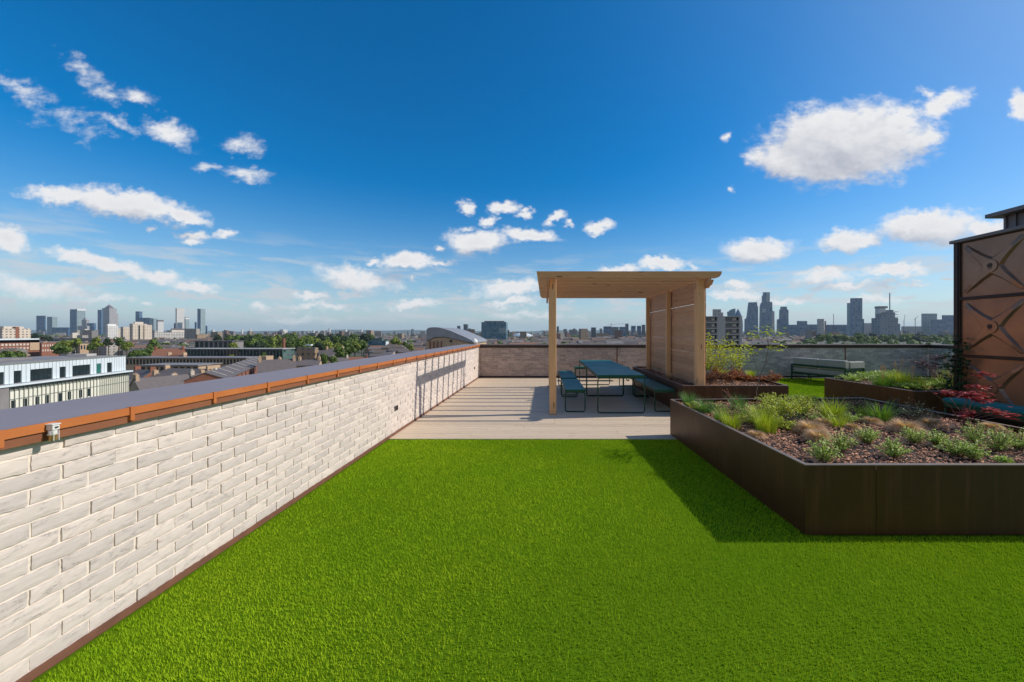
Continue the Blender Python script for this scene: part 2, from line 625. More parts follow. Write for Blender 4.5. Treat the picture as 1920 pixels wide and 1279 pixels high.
M['trim'] = mat_simple('brown_trim', (.20, .085, .05), (.13, .055, .035), .65, nscale=7)
M['deck'] = mat_wood('pale_decking', 'x', (.74, .59, .42), (.49, .375, .265), (.38, .30, .22), .7, .0015)
M['turf'] = mat_simple('turf_backing', (.11, .20, .008), (.08, .155, .006), .95, nscale=40, spec=0)
M['corten'] = mat_simple('brown_steel', (.085, .036, .013), (.058, .026, .011), .42, .35, nscale=2.2, bmp=.0003, bscale=14)


def mat_steel(name, c0, c1, rust, rough, metal):
    m, t, b = new_mat(name)
    tc = t.n('ShaderNodeTexCoord').outputs['Object']
    patch = t.noise(tc, 1.1, 6, .6, .5)
    drip = t.noise(t.mapping(tc, sc=(9, 9, .5)), 2.0, 5, .65)
    col = t.mix(t.mapr(patch, .35, .68), c4(c0), c4(c1))
    col = t.mix(t.m('MULTIPLY', t.mapr(drip, .5, .75), .6), col, c4(rust))
    t.link(col, b.inputs['Base Color'])
    t.put(b.inputs['Roughness'], t.mapr(t.m('ADD', patch, drip), .6, 1.4, rough - .1, rough + .16))
    b.inputs['Metallic'].default_value = metal
    bump(t, b, t.noise(tc, 1.7, 2, .5), .01)
    return m


M['corten'] = mat_steel('brown_steel', (.085, .036, .013), (.052, .024, .010), (.14, .058, .022), .40, .35)
M['tank'] = mat_steel('tank_steel', (.36, .215, .145), (.22, .135, .10), (.44, .27, .18), .25, .45)
M['rim'] = mat_simple('steel_rim', (.24, .18, .145), (.16, .12, .10), .55, .2, nscale=4)
M['soil'] = mat_simple('dark_soil', (.05, .028, .02), (.02, .012, .01), .95, nscale=25, bmp=.01, bscale=60)
M['bark'] = mat_simple('bark_chips', (.95, .48, .27), (.28, .11, .055), .85, nscale=20, tint=.85)
M['pine_x'] = mat_wood('pine_x', 'x', (.74, .40, .18), (.52, .25, .10))
M['pine_y'] = mat_wood('pine_y', 'y', (.70, .38, .20), (.42, .205, .095))
M['pine_z'] = mat_wood('pine_z', 'z', (.80, .47, .23), (.60, .32, .14))
M['green_top'] = mat_simple('petrol_paint', (.012, .135, .11), (.010, .11, .09), .42, nscale=3, bmp=.0002, spec=.3)
M['green_frame'] = mat_simple('green_frame_paint', (.010, .065, .035), (.008, .05, .028), .4, nscale=3, spec=.3)
M['cushion'] = mat_simple('grey_fabric', (.36, .36, .33), (.30, .30, .28), .95, nscale=3, bmp=.0015, bscale=180)
M['teal_fabric'] = mat_simple('teal_fabric', (.012, .17, .15), (.010, .13, .115), .8, nscale=4, bmp=.001, bscale=120)
M['tank'] = mat_simple('tank_steel', (.34, .19, .12), (.22, .125, .085), .33, .5, nscale=1.6, bmp=.0006, bscale=9)
M['tank_dark'] = mat_simple('tank_frame_steel', (.05, .032, .03), (.035, .024, .022), .45, .4, nscale=4)
M['clad'] = mat_simple('grey_cladding', (.20, .17, .17), (.15, .13, .13), .5, .3, nscale=2)
M['white_plastic'] = mat_simple('white_plastic', (.75, .75, .72), (.68, .68, .65), .4, nscale=10)
M['brass'] = mat_simple('brass', (.55, .38, .14), (.4, .26, .1), .35, .8, nscale=10)
M['black'] = mat_simple('black_rubber', (.012, .012, .012), (.02, .02, .02), .5)

# ================================================================== the roof terrace
XW, YW, XR = -2.33, 13.36, 13.4         # inner faces: left wall, back wall, right wall
DECK0, DECKR = 5.66, 5.0                # deck front edge, deck right edge
GROUND = -26.0

o = MB().box((-2.86, -4, GROUND), (14.0, 14.0, -.05)).build('roof_slab', M['clad'])
tag(o, kind='structure')
o = MB().box((XW - .1, -3.9, -.046), (XR, DECK0 - .02, -.012)).box((DECKR, DECK0 - .02, -.046), (XR, YW + .02, -.012)).build('turf_base', M['turf'])
tag(o, kind='structure')


def build_deck():
    mb = MB()
    y = DECK0
    w = .145
    while y < YW:
        x = XW + .001
        first = True
        while x < DECKR - .02:
            L = rnd.uniform(1.0, 3.6) if first else 3.6
            first = False
            x1 = min(x + L, DECKR - .005)
            mb.box((x + .002, y + .0025, -.03), (x1 - .002, min(y + w - .0035, YW), rnd.uniform(-.0012, .0)), rnd.random())
            x = x1
        y += w
    o = mb.build('deck', M['deck'], bevel=.002)
    tag(o, kind='structure')
    tag(MB().box((XW, DECK0 - .018, -.045), (DECKR, DECK0, .002)).build('deck_edge_strip', M['deck']), kind='structure')
    tag(MB().box((XW, DECK0, -.046), (DECKR, YW, -.034)).build('deck_void', M['black']), kind='structure')


build_deck()


def turf():
    """artificial grass: individual blades, denser where the picture looks closely"""
    rs = np.random.RandomState(3)
    regs = [(XW + .03, 8.5, .7, 2.95, 19000, .0036, .018), (XW + .03, 2.06, 2.95, DECK0 - .025, 11000, .0050, .019), (-2.3, -1.0, .7, 2.0, 2500, .0034, .019),
            (5.15, 13.3, 2.95, DECK0, 700, .010, .028), (DECKR + .02, 13.3, DECK0, 13.3, 1100, .013, .028)]
    P = []
    for x0, x1, y0, y1, d, w, h in regs:
        n = int((x1 - x0) * (y1 - y0) * d)
        a = np.empty((n, 4))
        a[:, 0] = rs.uniform(x0, x1, n)
        a[:, 1] = rs.uniform(y0, y1, n)
        a[:, 2] = w * rs.uniform(.7, 1.3, n)
        a[:, 3] = h * rs.uniform(.55, 1.25, n)
        P.append(a)
    a = np.concatenate(P)
    n = len(a)
    # mowing/lay pattern: gentle flow of the pile
    fx = np.sin(a[:, 0] * 1.7 + np.sin(a[:, 1] * 1.3) * 1.5) * .5
    fy = -.15 + .25 * np.sin(a[:, 1] * 2.1 + a[:, 0])
    az = rs.uniform(0, 2 * np.pi, n)
    ln = rs.uniform(.05, .6, n)
    dx = (np.cos(az) * ln + fx * .35) * a[:, 3]
    dy = (np.sin(az) * ln + fy * .45) * a[:, 3]
    fa = rs.uniform(0, np.pi, n)
    wx, wy = np.cos(fa) * a[:, 2] / 2, np.sin(fa) * a[:, 2] / 2
    v = np.empty((n, 3, 3), np.float32)
    v[:, 0] = np.stack([a[:, 0] - wx, a[:, 1] - wy, np.full(n, -.012)], 1)
    v[:, 1] = np.stack([a[:, 0] + wx, a[:, 1] + wy, np.full(n, -.012)], 1)
    v[:, 2] = np.stack([a[:, 0] + dx, a[:, 1] + dy, -.012 + a[:, 3]], 1)
    me = bpy.data.meshes.new('artificial_grass')
    me.vertices.add(n * 3)
    me.vertices.foreach_set('co', v.ravel())
    me.loops.add(n * 3)
    me.loops.foreach_set('vertex_index', np.arange(n * 3, dtype=np.int32))
    me.polygons.add(n)
    me.polygons.foreach_set('loop_start', np.arange(0, n * 3, 3, dtype=np.int32))
    me.polygons.foreach_set('loop_total', np.full(n, 3, dtype=np.int32))
    me.update(calc_edges=True)
    at_ = me.attributes.new('tint', 'FLOAT', 'FACE')
    at_.data.foreach_set('value', rs.rand(n).astype(np.float32))
    m, t, b = new_mat('turf_fibre')
    tc = t.n('ShaderNodeTexCoord').outputs['Object']
    big = t.noise(tc, .9, 3, .5)
    xs_ = t.sep(tc)
    strip = t.n('ShaderNodeTexWhiteNoise', noise_dimensions='1D')
    t.link(t.m('FLOOR', t.m('DIVIDE', t.m('ADD', xs_[0], 40.35), 2.0)), strip.inputs['W'])
    mid = t.noise(tc, 7, 4, .6)
    f = t.m('ADD', t.m('MULTIPLY', tintv(t), .6), t.m('MULTIPLY', t.mapr(mid, .3, .7), .4))
    col = t.mix(f, (.28, .45, .010, 1), (.51, .64, .030, 1))
    col = t.mix(t.mapr(big, .35, .65), col, t.mix(1.0, col, (.80, .92, .8, 1), 'MULTIPLY'))
    col = t.mix(t.m('MULTIPLY', strip.outputs['Value'], .22), col, t.mix(1.0, col, (.72, .78, .7, 1), 'MULTIPLY'))
    t.link(col, b.inputs['Base Color'])
    b.inputs['Roughness'].default_value = .6
    b.inputs['Specular IOR Level'].default_value = .0
    tr = t.n('ShaderNodeBsdfTranslucent')
    t.link(col, tr.inputs[0])
    ms = t.n('ShaderNodeMixShader')
    ms.inputs[0].default_value = .2
    t.link(b.outputs[0], ms.inputs[1])
    t.link(tr.outputs[0], ms.inputs[2])
    t.link(ms.outputs[0], t.t.nodes['Material Output'].inputs[0])
    me.materials.append(m)
    o = bpy.data.objects.new('artificial_grass', me)
    S.collection.objects.link(o)
    tag(o, 'bright green artificial grass carpet over the terrace', 'artificial grass', kind='stuff')


turf()


# ---------------------------------------------------------------- walls
def brickwork(L, z0, z1, detail, phase=0.0):
    """bricks in local x (along), z up, facing local -y; the face plane is y=0"""
    mb = MB()
    row = 0
    z = z0
    pl, ph = .2255, .0755
    while z < z1 - .01:
        x = -pl * (.5 * (row % 2)) - phase + rnd.uniform(-.006, .006)
        zt = min(z + ph - .011, z1)
        while x < L:
            a, b_ = max(0, x + rnd.uniform(-.002, .002)), min(L, x + pl - .012 + rnd.uniform(-.003, .003))
            if b_ - a > .02:
                d = rnd.uniform(-.003, .002)
                t = rnd.random()
                if detail:
                    nx, nz = 9, 4
                    tilt = rnd.uniform(-.003, .003)
                    i = len(mb.v)
                    for kz in range(nz + 1):
                        for kx in range(nx + 1):
                            fx, fz = kx / nx, kz / nz
                            ex = min(kx, nx - kx)
                            ez = min(kz, nz - kz)
                            edge = ex == 0 or ez == 0
                            xx = a + (b_ - a) * fx + (rnd.uniform(-.0016, .0016) if edge else 0)
                            zz = z + (zt - z) * fz + (rnd.uniform(-.0022, .0022) if edge else 0)
                            yy = d + tilt * (fx - .5) * 2 + (rnd.uniform(.001, .003) if edge else rnd.uniform(-.0007, .0007))
                            mb.v.append((xx, yy, zz))
                    for kz in range(nz):
                        for kx in range(nx):
                            q = i + kz * (nx + 1) + kx
                            mb.f.append((q, q + 1, q + nx + 2, q + nx + 1))
                            mb.t.append(t)
                    ring = [i + k for k in range(nx + 1)] + [i + (nx + 1) * k + nx for k in range(1, nz + 1)] + [i + (nx + 1) * nz + k for k in range(nx - 1, -1, -1)] + [i + (nx + 1) * k for k in range(nz - 1, 0, -1)]
                    j = len(mb.v)
                    for r_ in ring:
                        vx, vy, vz = mb.v[r_]
                        mb.v.append((vx, .02, vz))
                    n = len(ring)
                    for k in range(n):
                        k2 = (k + 1) % n
                        mb.f.append((ring[k], j + k, j + k2, ring[k2]))
                        mb.t.append(t)
                else:
                    mb.box((a, d, z), (b_, .02, zt), t)
            x += pl
        z += ph
        row += 1
    return mb


# left wall: local x runs along +Y world, local -y faces +X world -> rotate +90 deg about z and mirror the face
wall = empty('parapet_wall', (XW, -1.2, 0), R(90))
tag(wall, 'long sunlit whitewashed brick parapet along the left of the lawn', 'wall')
LW = YW + 1.2
bk = brickwork(LW, .038, 1.085, True)
bk.build('brickwork', M['brick'], wall)
MB().box((0, .0075, 0), (LW, .30, 1.09), .5).build('mortar_bed', M['mortar'], wall)
mb = MB()
mb.box((0, -.012, 0), (LW, .0055, .036), .5)
mb.build('base_trim', M['trim'], wall)
# coping: dark lavender metal top sloping slightly, orange fascia with cover straps
zc = 1.16
sl = MB()
for k in range(7):
    y0, y1 = k * 2.1, min(LW + .02, (k + 1) * 2.1)
    sl.face([(y0 + .003, -.045, zc), (y0 + .001, .53, zc + .006), (y1 - .001, .53, zc + .006), (y1 - .001, -.045, zc)][::-1])
    sl.face([(y0 + .001, .53, zc + .006), (y0 + .001, .53, zc - .07), (y1 - .001, .53, zc - .07), (y1 - .001, .53, zc + .006)][::-1])
sl.box((0, -.03, zc - .02), (LW, .52, zc - .004), .5)
sl.build('coping_top', M['coping'], wall)
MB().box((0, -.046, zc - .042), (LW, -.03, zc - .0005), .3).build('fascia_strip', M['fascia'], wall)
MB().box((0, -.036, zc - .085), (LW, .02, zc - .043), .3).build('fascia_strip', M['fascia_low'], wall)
ys = [1.594, 2.105, 2.63, 3.14, 3.66, 4.19, 4.69, 5.19, 5.73, 6.25]
y = 6.25
while y < YW - .5:
    y += .52
    ys.append(y)
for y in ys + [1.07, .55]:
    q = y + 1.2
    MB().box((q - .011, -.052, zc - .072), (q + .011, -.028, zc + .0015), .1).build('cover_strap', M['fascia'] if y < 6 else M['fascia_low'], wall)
wall.rotation_euler = (0, 0, R(90))
# (rotation +90: local x -> +Y, local y -> -X : faces at local -y look to +X)


def vent(Y, z, w, h, label):
    v = empty('brick_vent', (XW + .003, Y, z), R(90))
    tag(v, label, 'vent', 'wall vents in the white brick wall')
    mb = MB()
    mb.box((-w / 2, -.006, 0), (w / 2, .004, .006)).box((-w / 2, -.006, h - .006), (w / 2, .004, h)).box((-w / 2, -.006, .006), (-w / 2 + .006, .004, h - .006)).box((w / 2 - .006, -.006, .006), (w / 2, .004, h - .006))
    mb.build('frame', M['clad'], v)
    MB().box((-w / 2 + .006, .0015, .006), (w / 2 - .006, .004, h - .006)).build('grille', M['tank_dark'], v)


vent(5.94, .36, .13, .075, 'dark rectangular vent in the white brick wall beside the slat shadows')
vent(12.5, .38, .13, .07, 'small vent low in the white brick wall close to the far corner')


# back wall
def shade_wall(name, label, loc, rz, L, z1=1.10, seams=(), bm='brick_shade'):
    w = empty(name, loc, rz)
    tag(w, label, 'wall')
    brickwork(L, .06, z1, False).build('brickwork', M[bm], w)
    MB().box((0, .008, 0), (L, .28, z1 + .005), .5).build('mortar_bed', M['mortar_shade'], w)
    MB().box((0, -.03, z1 - .055), (L, .01, z1 + .03), .5).build('fascia_strip', M['tank_dark'], w)
    MB().box((-.02, -.05, z1 + .031), (L + .02, .42, z1 + .062), .5).build('coping_top', M['rim'], w)
    MB().box((0, -.018, 0), (L, .004, .055), .5).build('base_trim', M['tank_dark'], w)
    for s_ in seams:
        MB().box((s_ - .018, -.012, .056), (s_ + .018, .006, z1 - .056), .5).build('movement_joint', M['trim'], w)
    return w


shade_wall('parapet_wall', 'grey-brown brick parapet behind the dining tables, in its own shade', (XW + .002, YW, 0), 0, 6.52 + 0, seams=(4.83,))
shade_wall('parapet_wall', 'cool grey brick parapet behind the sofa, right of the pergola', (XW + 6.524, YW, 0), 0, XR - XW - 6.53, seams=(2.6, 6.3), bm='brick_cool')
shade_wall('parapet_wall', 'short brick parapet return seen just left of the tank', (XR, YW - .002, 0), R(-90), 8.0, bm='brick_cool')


# white sensor lamp clipped under the coping
def sensor():
    Y = 1.755
    s = empty('wall_light', (XW + .062, Y, 1.075))
    s.scale = (.78, .78, .78)
    tag(s, 'small white and brass light clipped to the orange fascia of the wall', 'wall light')
    MB().lathe([(.0, .0), (.016, .0), (.018, .004), (.018, .034), (.014, .036)], seg=18).build('brass_body', M['brass'], s, smooth=False)
    g = MB().lathe([(.0165, .037), (.0185, .040), (.0185, .058), (.016, .061)], seg=18).build('glass_jar', M['white_plastic'], s)
    mb = MB()
    mb.prism([(-.019, -.016), (.019, -.016), (.022, 0), (.019, .018), (-.019, .018), (-.022, 0)], .062, .092)
    mb.prism([(-.023, -.02), (.023, -.02), (.026, 0), (.023, .022), (-.023, .022), (-.026, 0)], .0925, .099)
    mb.build('cap', M['white_plastic'], s, bevel=.002)
    MB().box((.0205, -.007, .074), (.026, .007, .082)).build('lens', M['black'], s)
    mb = MB()
    mb.tube([(.0215, -.012, .0), (.0215, -.012, .06)], .0017, 5).tube([(.0215, .012, .0), (.0215, .012, .06)], .0017, 5)
    mb.tube([(.0215 * math.cos(a), .0215 * math.sin(a), .036) for a in [k * math.pi / 8 for k in range(16)]], .0017, 5, closed=True)
    mb.build('wire_guard', M['white_plastic'], s)
    MB().box((-.06, -.006, .02), (-.018, .006, .03)).box((-.05, -.02, -.004), (-.04, .02, .05)).build('bracket', M['brass'], s)


sensor()

# ---------------------------------------------------------------- pergola
PX0, PX1 = .14, 2.98
PYS = (7.385, 9.27, 11.10)
ZR = 2.60          # underside of the roof slats


def pergola():
    p = empty('pergola', (PX0, PYS[0], 0))
    tag(p, 'timber pergola with slatted roof and one boarded side over the green tables', 'pergola')
    ox, oy = PX0, PYS[0]
    # posts
    for (x, ys_, z0) in ((PX0, (PYS[0], PYS[2]), 0), (PX1, PYS, .40)):
        for y in ys_:
            w = .066 if x == PX0 else .076
            if y != PYS[0]:
                w = .05
            mb = MB()
            c = .008
            X, Y = x - ox, y - oy
            mb.prism([(X - w + c, Y - w), (X + w - c, Y - w), (X + w, Y - w + c), (X + w, Y + w - c), (X + w - c, Y + w), (X - w + c, Y + w), (X - w, Y + w - c), (X - w, Y - w + c)], z0, ZR - .002)
            mb.build('post', M['pine_z'], p)
    # beams along Y, one on each side of each row of posts
    y0, y1 = 7.14 - oy, 11.42 - oy
    for x in (PX0 - .092, PX1 + .102):
        X = x - ox
        prof = [(y0, ZR - .06), (y0 + .03, ZR - .11), (y0 + .10, ZR - .16), (y1 - .10, ZR - .16), (y1 - .03, ZR - .11), (y1, ZR - .06), (y1, ZR - .003), (y0, ZR - .003)]
        MB().prism(prof, X - .0225, X + .0225, axis='x').build('beam', M['pine_y'], p)
    # shaped brackets on the outer side of the right posts
    for y in PYS:
        Y = y - oy
        X = PX1 + .13 - ox
        prof = [(X, ZR - .17), (X + .045, ZR - .165), (X + .075, ZR - .12), (X + .105, ZR - .10), (X + .125, ZR - .05), (X + .14, ZR - .004), (X, ZR - .004)]
        MB().prism(prof, Y - .025, Y + .025, axis='y').build('bracket', M['pine_x'], p)
    # roof slats
    n = 10
    for k in range(n):
        y = 7.20 + k * (11.35 - 7.20) / (n - 1) - oy
        xa, xb = -.17 - ox, 3.31 - ox
        d = .125
        prof = [(xa, ZR + d), (xa + .004, ZR + .085), (xa + .03, ZR + .03), (xa + .085, ZR), (xb - .10, ZR), (xb - .045, ZR + .022), (xb - .012, ZR + .06), (xb, ZR + .095), (xb, ZR + d)]
        MB().prism(prof, y - .034, y + .034, axis='y').build('rafter', M['pine_x'], p)
    # boarded side
    mb = MB()
    z = .46
    while z < ZR - .16:
        h = .142
        g = rnd.choice((.0015, .002, .003, .009))
        wob = rnd.uniform(-.003, .003)
        mb.box((PX1 + .078 + wob - ox, PYS[0] - .06 - oy, z), (PX1 + .100 + wob - ox, PYS[2] + .06 - oy, min(z + h - g, ZR - .004)), rnd.random())
        z += h
    mb.build('side_screen', M['pine_y'], p)
    # bolt heads where the beams meet the posts, and feet of the left posts
    for y in (PYS[0], PYS[2]):
        for dz in (.045, .11):
            MB().lathe([(.011, 0), (.011, .006), (.006, .009)], seg=8).build('bolt', M['rim'], p, loc=(PX0 - .1145 - ox, y - oy, ZR - dz)).rotation_euler = (0, R(-90), 0)
        MB().box((PX0 - .075 - ox, y - .075 - oy, .001), (PX0 + .075 - ox, y + .075 - oy, .007)).build('foot_plate', M['rim'], p)
    return p


pergola()


# ---------------------------------------------------------------- tables and benches
def sled(w, h, r=.013, rad=.045):
    """closed frame in the local xz plane, width w, height h, rounded corners"""
    pts = []
    for (cx, cz, a0) in ((w / 2 - rad, rad + r, -90), (w / 2 - rad, h - rad, 0), (-w / 2 + rad, h - rad, 90), (-w / 2 + rad, rad + r, 180)):
        for k in range(5):
            a = R(a0 + k * 22.5)
            pts.append((cx + rad * math.cos(a), 0, cz + rad * math.sin(a)))
    return pts


def slatted(name, w, L, h, thick=.028, nsl=None, apron=.05, along='x'):
    """bench or table: slat top, two sled frames"""
    root = empty(name)
    mb = MB()
    n = nsl or int(L / .075)
    pitch = L / n
    for k in range(n):
        mb.box((-w / 2 + .014, k * pitch + .003, h - .012), (w / 2 - .014, (k + 1) * pitch - .003, h), .5)
    mb.build('seat' if h < .6 else 'table_top', M['green_top'], root, bevel=.0025)
    fr = MB()
    for x in (-w / 2, w / 2 - .012):
        fr.box((x, 0, h - apron), (x + .012, L, h - .001), .5)
    for y in (0, L - .012):
        fr.box((-w / 2 + .0125, y, h - apron), (w / 2 - .0125, y + .012, h - .0125), .5)
    fr.build('apron', M['green_frame'], root)
    for y in (.012, L - .024):
        f = MB().tube(sled(w - .012, h - apron - .002), .0125, 8, closed=True, t=.5).build('leg_frame', M['green_frame'], root, smooth=True)
        f.location = (0, y + .006, .0005)
    return root


tb = slatted('dining_table', .92, 2.02, .75, apron=.06, nsl=26)
tb.location = (1.47, 7.40, 0)
tag(tb, 'long green metal table nearest the lawn under the pergola', 'table', 'green metal tables')
t2 = copy_tree(tb)
t2.location = (1.47, 9.46, 0)
tag(t2, 'second green metal table, continuing behind the front one', 'table', 'green metal tables')
bn = slatted('bench', .40, 1.76, .45, apron=.055, nsl=22)
bn.location = (.585, 7.53, 0)
tag(bn, 'green metal bench by the front left post, lit by light stripes', 'bench', 'green metal benches')
for (x, y, rz, lab) in ((.58, 9.52, 0, 'green metal bench left of the tables, behind the striped one'), (2.36, 7.55, 0, 'green bench right of the front table, against the planter'),
                        (2.36, 9.45, 0, 'green bench right of the rear table, mostly hidden'), (.96, 12.55, -90, 'green bench across the far end of the rear table')):
    c = copy_tree(bn)
    c.location = (x, y, 0)
    c.rotation_euler = (0, 0, R(rz))
    tag(c, lab)
c = copy_tree(bn)
c.location = (6.62, 4.35, 0)
c.rotation_euler = (0, 0, R(1.5))
tag(c, 'teal padded bench in front of the brown steel tank, behind the red maple')
mb = MB()
cp = [(-.21 + .045 * (1 - math.cos(R(a))), .485 + .045 * math.sin(R(a))) for a in range(-90, 91, 30)] + [(.165 + .045 * math.cos(R(a)), .485 + .045 * math.sin(R(a))) for a in range(90, -91, -30)]
mb.prism(cp[::-1], -.01, 1.78, .5, axis='y')
mb.build('cushion', M['teal_fabric'], c, bevel=.01)


# ---------------------------------------------------------------- sofa on the rear lawn
def sofa():
    s = empty('outdoor_sofa', (8.36, 12.95, 0), R(-72))     # local x runs along the seat, towards the camera; local y to the right
    tag(s, 'grey cushioned outdoor sofa with green frame, seen from behind', 'sofa')
    L, D = 1.72, .78
    for (x, y) in ((0, 0), (L, 0), (0, D), (L, D)):
        MB().box((x - .018, y - .018, 0), (x + .018, y + .018, .52 if y == 0 else .50), .5).build('leg', M['green_frame'], s)
    rl = MB()
    for z in (.20, .47):
        rl.box((.019, -.014, z), (L - .019, .014, z + .06), .5)
        rl.box((.019, D - .014, .20), (L - .019, D + .014, .25), .5) if z < .3 else None
    rl.build('back_rail', M['green_frame'], s)
    for x in (0, L):
        e = MB()
        for z in (.20, .30, .39, .47):
            e.box((x - .012, .019, z), (x + .012, D - .019, z + .035), .5)
        e.build('side_rail', M['green_frame'], s)
    MB().tube([(L * .38, .02, .2), (L * .38, .02, 0)], .014, 6).build('leg', M['green_frame'], s)
    MB().box((.03, .03, .255), (L - .03, D, .41)).build('seat_cushion', M['cushion'], s, bevel=.03)
    for k in range(2):
        w = (L - .04) / 2
        MB().box((.02 + k * w + .004, .018, .42), (.02 + (k + 1) * w - .004, .20, .735)).build('back_cushion', M['cushion'], s, bevel=.035)
    MB().box((L - .16, .215, .42), (L - .02, D + .10, .70)).build('arm_cushion', M['cushion'], s, bevel=.035)


sofa()


# ---------------------------------------------------------------- steel planters
def planter(label, poly, z, seams=(), soil=.06, base=0):
    """poly: outer corners (counter-clockwise), z: rim height"""
    c = Vector((poly[0][0], poly[0][1], 0))
    p = empty('planter', c)
    tag(p, label, 'planter', 'brown steel planters')
    P = [Vector((x - c.x, y - c.y)) for x, y in poly]
    n = len(P)

    def inset(d):
        out = []
        for k in range(n):
            a, b_, q = P[k - 1], P[k], P[(k + 1) % n]
            e1, e2 = (b_ - a).normalized(), (q - b_).normalized()
            n1, n2 = Vector((-e1.y, e1.x)), Vector((-e2.y, e2.x))
            m_ = (n1 + n2).normalized()
            out.append(b_ + m_ * (d / m_.dot(n1)))
        return out
    I = inset(.008)
    J = inset(.035)
    for k in range(n):
        a, b_, ia, ib, ja, jb = P[k], P[(k + 1) % n], I[k], I[(k + 1) % n], J[k], J[(k + 1) % n]
        cuts = [0] + [s_ for kk, s_ in seams if kk == k] + [1]
        mb = MB()
        for u, v in zip(cuts, cuts[1:]):
            L = (b_ - a).length
            e = .0022 / L
            u2, v2 = (u + e if u > 0 else 0), (v - e if v < 1 else 1)
            A, B, IA, IB = a.lerp(b_, u2), a.lerp(b_, v2), ia.lerp(ib, u2), ia.lerp(ib, v2)
            mb.prism([A, B, IB, IA], 0.002, z - .008, .5)
        mb.build('side_panel', M['corten'], p)
        A, B = a.lerp(b_, 0), b_
        o_ = inset(-.003)
        MB().prism([o_[k], o_[(k + 1) % n], jb, ja], z - .0075, z, .5).build('rim', M['rim'], p)
    # uneven soil sheet
    mb = MB()
    Q = inset(.0085)
    xs = [q.x for q in Q]
    ysq = [q.y for q in Q]
    G = .10
    nx, ny = int((max(xs) - min(xs)) / G) + 1, int((max(ysq) - min(ysq)) / G) + 1

    def inside(x, y):
        r_ = False
        for k in range(n):
            a, b_ = Q[k - 1], Q[k]
            if (a.y > y) != (b_.y > y) and x < (b_.x - a.x) * (y - a.y) / (b_.y - a.y) + a.x:
                r_ = not r_
        return r_
    hs = {}

    def hgt(i, j):
        if (i, j) not in hs:
            hs[(i, j)] = z - soil + rnd.uniform(-.012, .012)
        return hs[(i, j)]
    mb.face([(q.x, q.y, z - soil - .02) for q in Q], .5)
    for i in range(nx):
        for j in range(ny):
            x, y = min(xs) + i * G, min(ysq) + j * G
            if all(inside(x + a * G, y + b_ * G) for a in (0, 1) for b_ in (0, 1)):
                mb.face([(x, y, hgt(i, j)), (x + G, y, hgt(i + 1, j)), (x + G, y + G, hgt(i + 1, j + 1)), (x, y + G, hgt(i, j + 1))], .5)
    mb.build('soil', M['soil'], p)
    return [(q.x + c.x, q.y + c.y) for q in inset(.02)], z - soil, p


def inside_poly(Q, x, y):
    r_ = False
    for k in range(len(Q)):
        a, b_ = Q[k - 1], Q[k]
        if (a[1] > y) != (b_[1] > y) and x < (b_[0] - a[0]) * (y - a[1]) / (b_[1] - a[1]) + a[0]:
            r_ = not r_
    return r_


PL1 = [(2.017, 2.962), (5.22, 2.962), (5.02, 6.03), (1.925, 5.89)]
PL2 = [(2.60, 7.22), (4.60, 7.22), (4.75, 8.50), (3.55, 8.60), (3.55, 11.4), (2.60, 11.4)]
PL3 = [(6.44, 6.67), (9.2, 6.67), (9.2, 8.66), (6.33, 8.66)]
Q1, Z1, p1 = planter('large dark brown steel planter at the right of the lawn', PL1, .545, seams=((0, .172),))
Q2, Z2, p2 = planter('dark steel planter holding the right pergola posts', PL2, .57)
Q3, Z3, p3 = planter('brown steel planter between the sofa and the tank', PL3, .55)


def chips(Q, z, n, label):
    mb = MB()
    xs = [q[0] for q in Q]
    ys_ = [q[1] for q in Q]
    k = 0
    while k < n:
        x, y = rnd.uniform(min(xs), max(xs)), rnd.uniform(min(ys_), max(ys_))
        if not inside_poly(Q, x, y):
            continue
        k += 1
        L, w = rnd.uniform(.012, .042), rnd.uniform(.007, .016)
        a, tl, rl = rnd.uniform(0, 6.28), rnd.uniform(-.5, .5), rnd.uniform(-.5, .5)
        e = Vector((math.cos(a) * math.cos(tl), math.sin(a) * math.cos(tl), math.sin(tl))) * L / 2
        f = Vector((-math.sin(a) * math.cos(rl), math.cos(a) * math.cos(rl), math.sin(rl))) * w / 2
        c = Vector((x, y, z + rnd.uniform(.002, .028)))
        t = rnd.random()
        up = Vector((0, 0, .004))
        i = len(mb.v)
        mb.v.extend([tuple(c - e - f), tuple(c + e - f * .6), tuple(c + e + f), tuple(c - e * .8 + f), tuple(c - e * .6 + up)])
        mb.f.extend([(i, i + 1, i + 4), (i + 1, i + 2, i + 4), (i + 2, i + 3, i + 4), (i + 3, i, i + 4)])
        mb.t.extend([t, min(1, t + .1), t, max(0, t - .1)])
    tag(mb.build('bark_mulch', M['bark'], None), label, 'bark mulch', kind='stuff')


chips(Q1, Z1, 13000, 'reddish brown bark mulch filling the big planter')
chips(Q2, Z2, 3000, 'bark mulch in the planter under the pergola screen')
chips(Q3, Z3, 2000, 'bark mulch in the planter left of the tank')


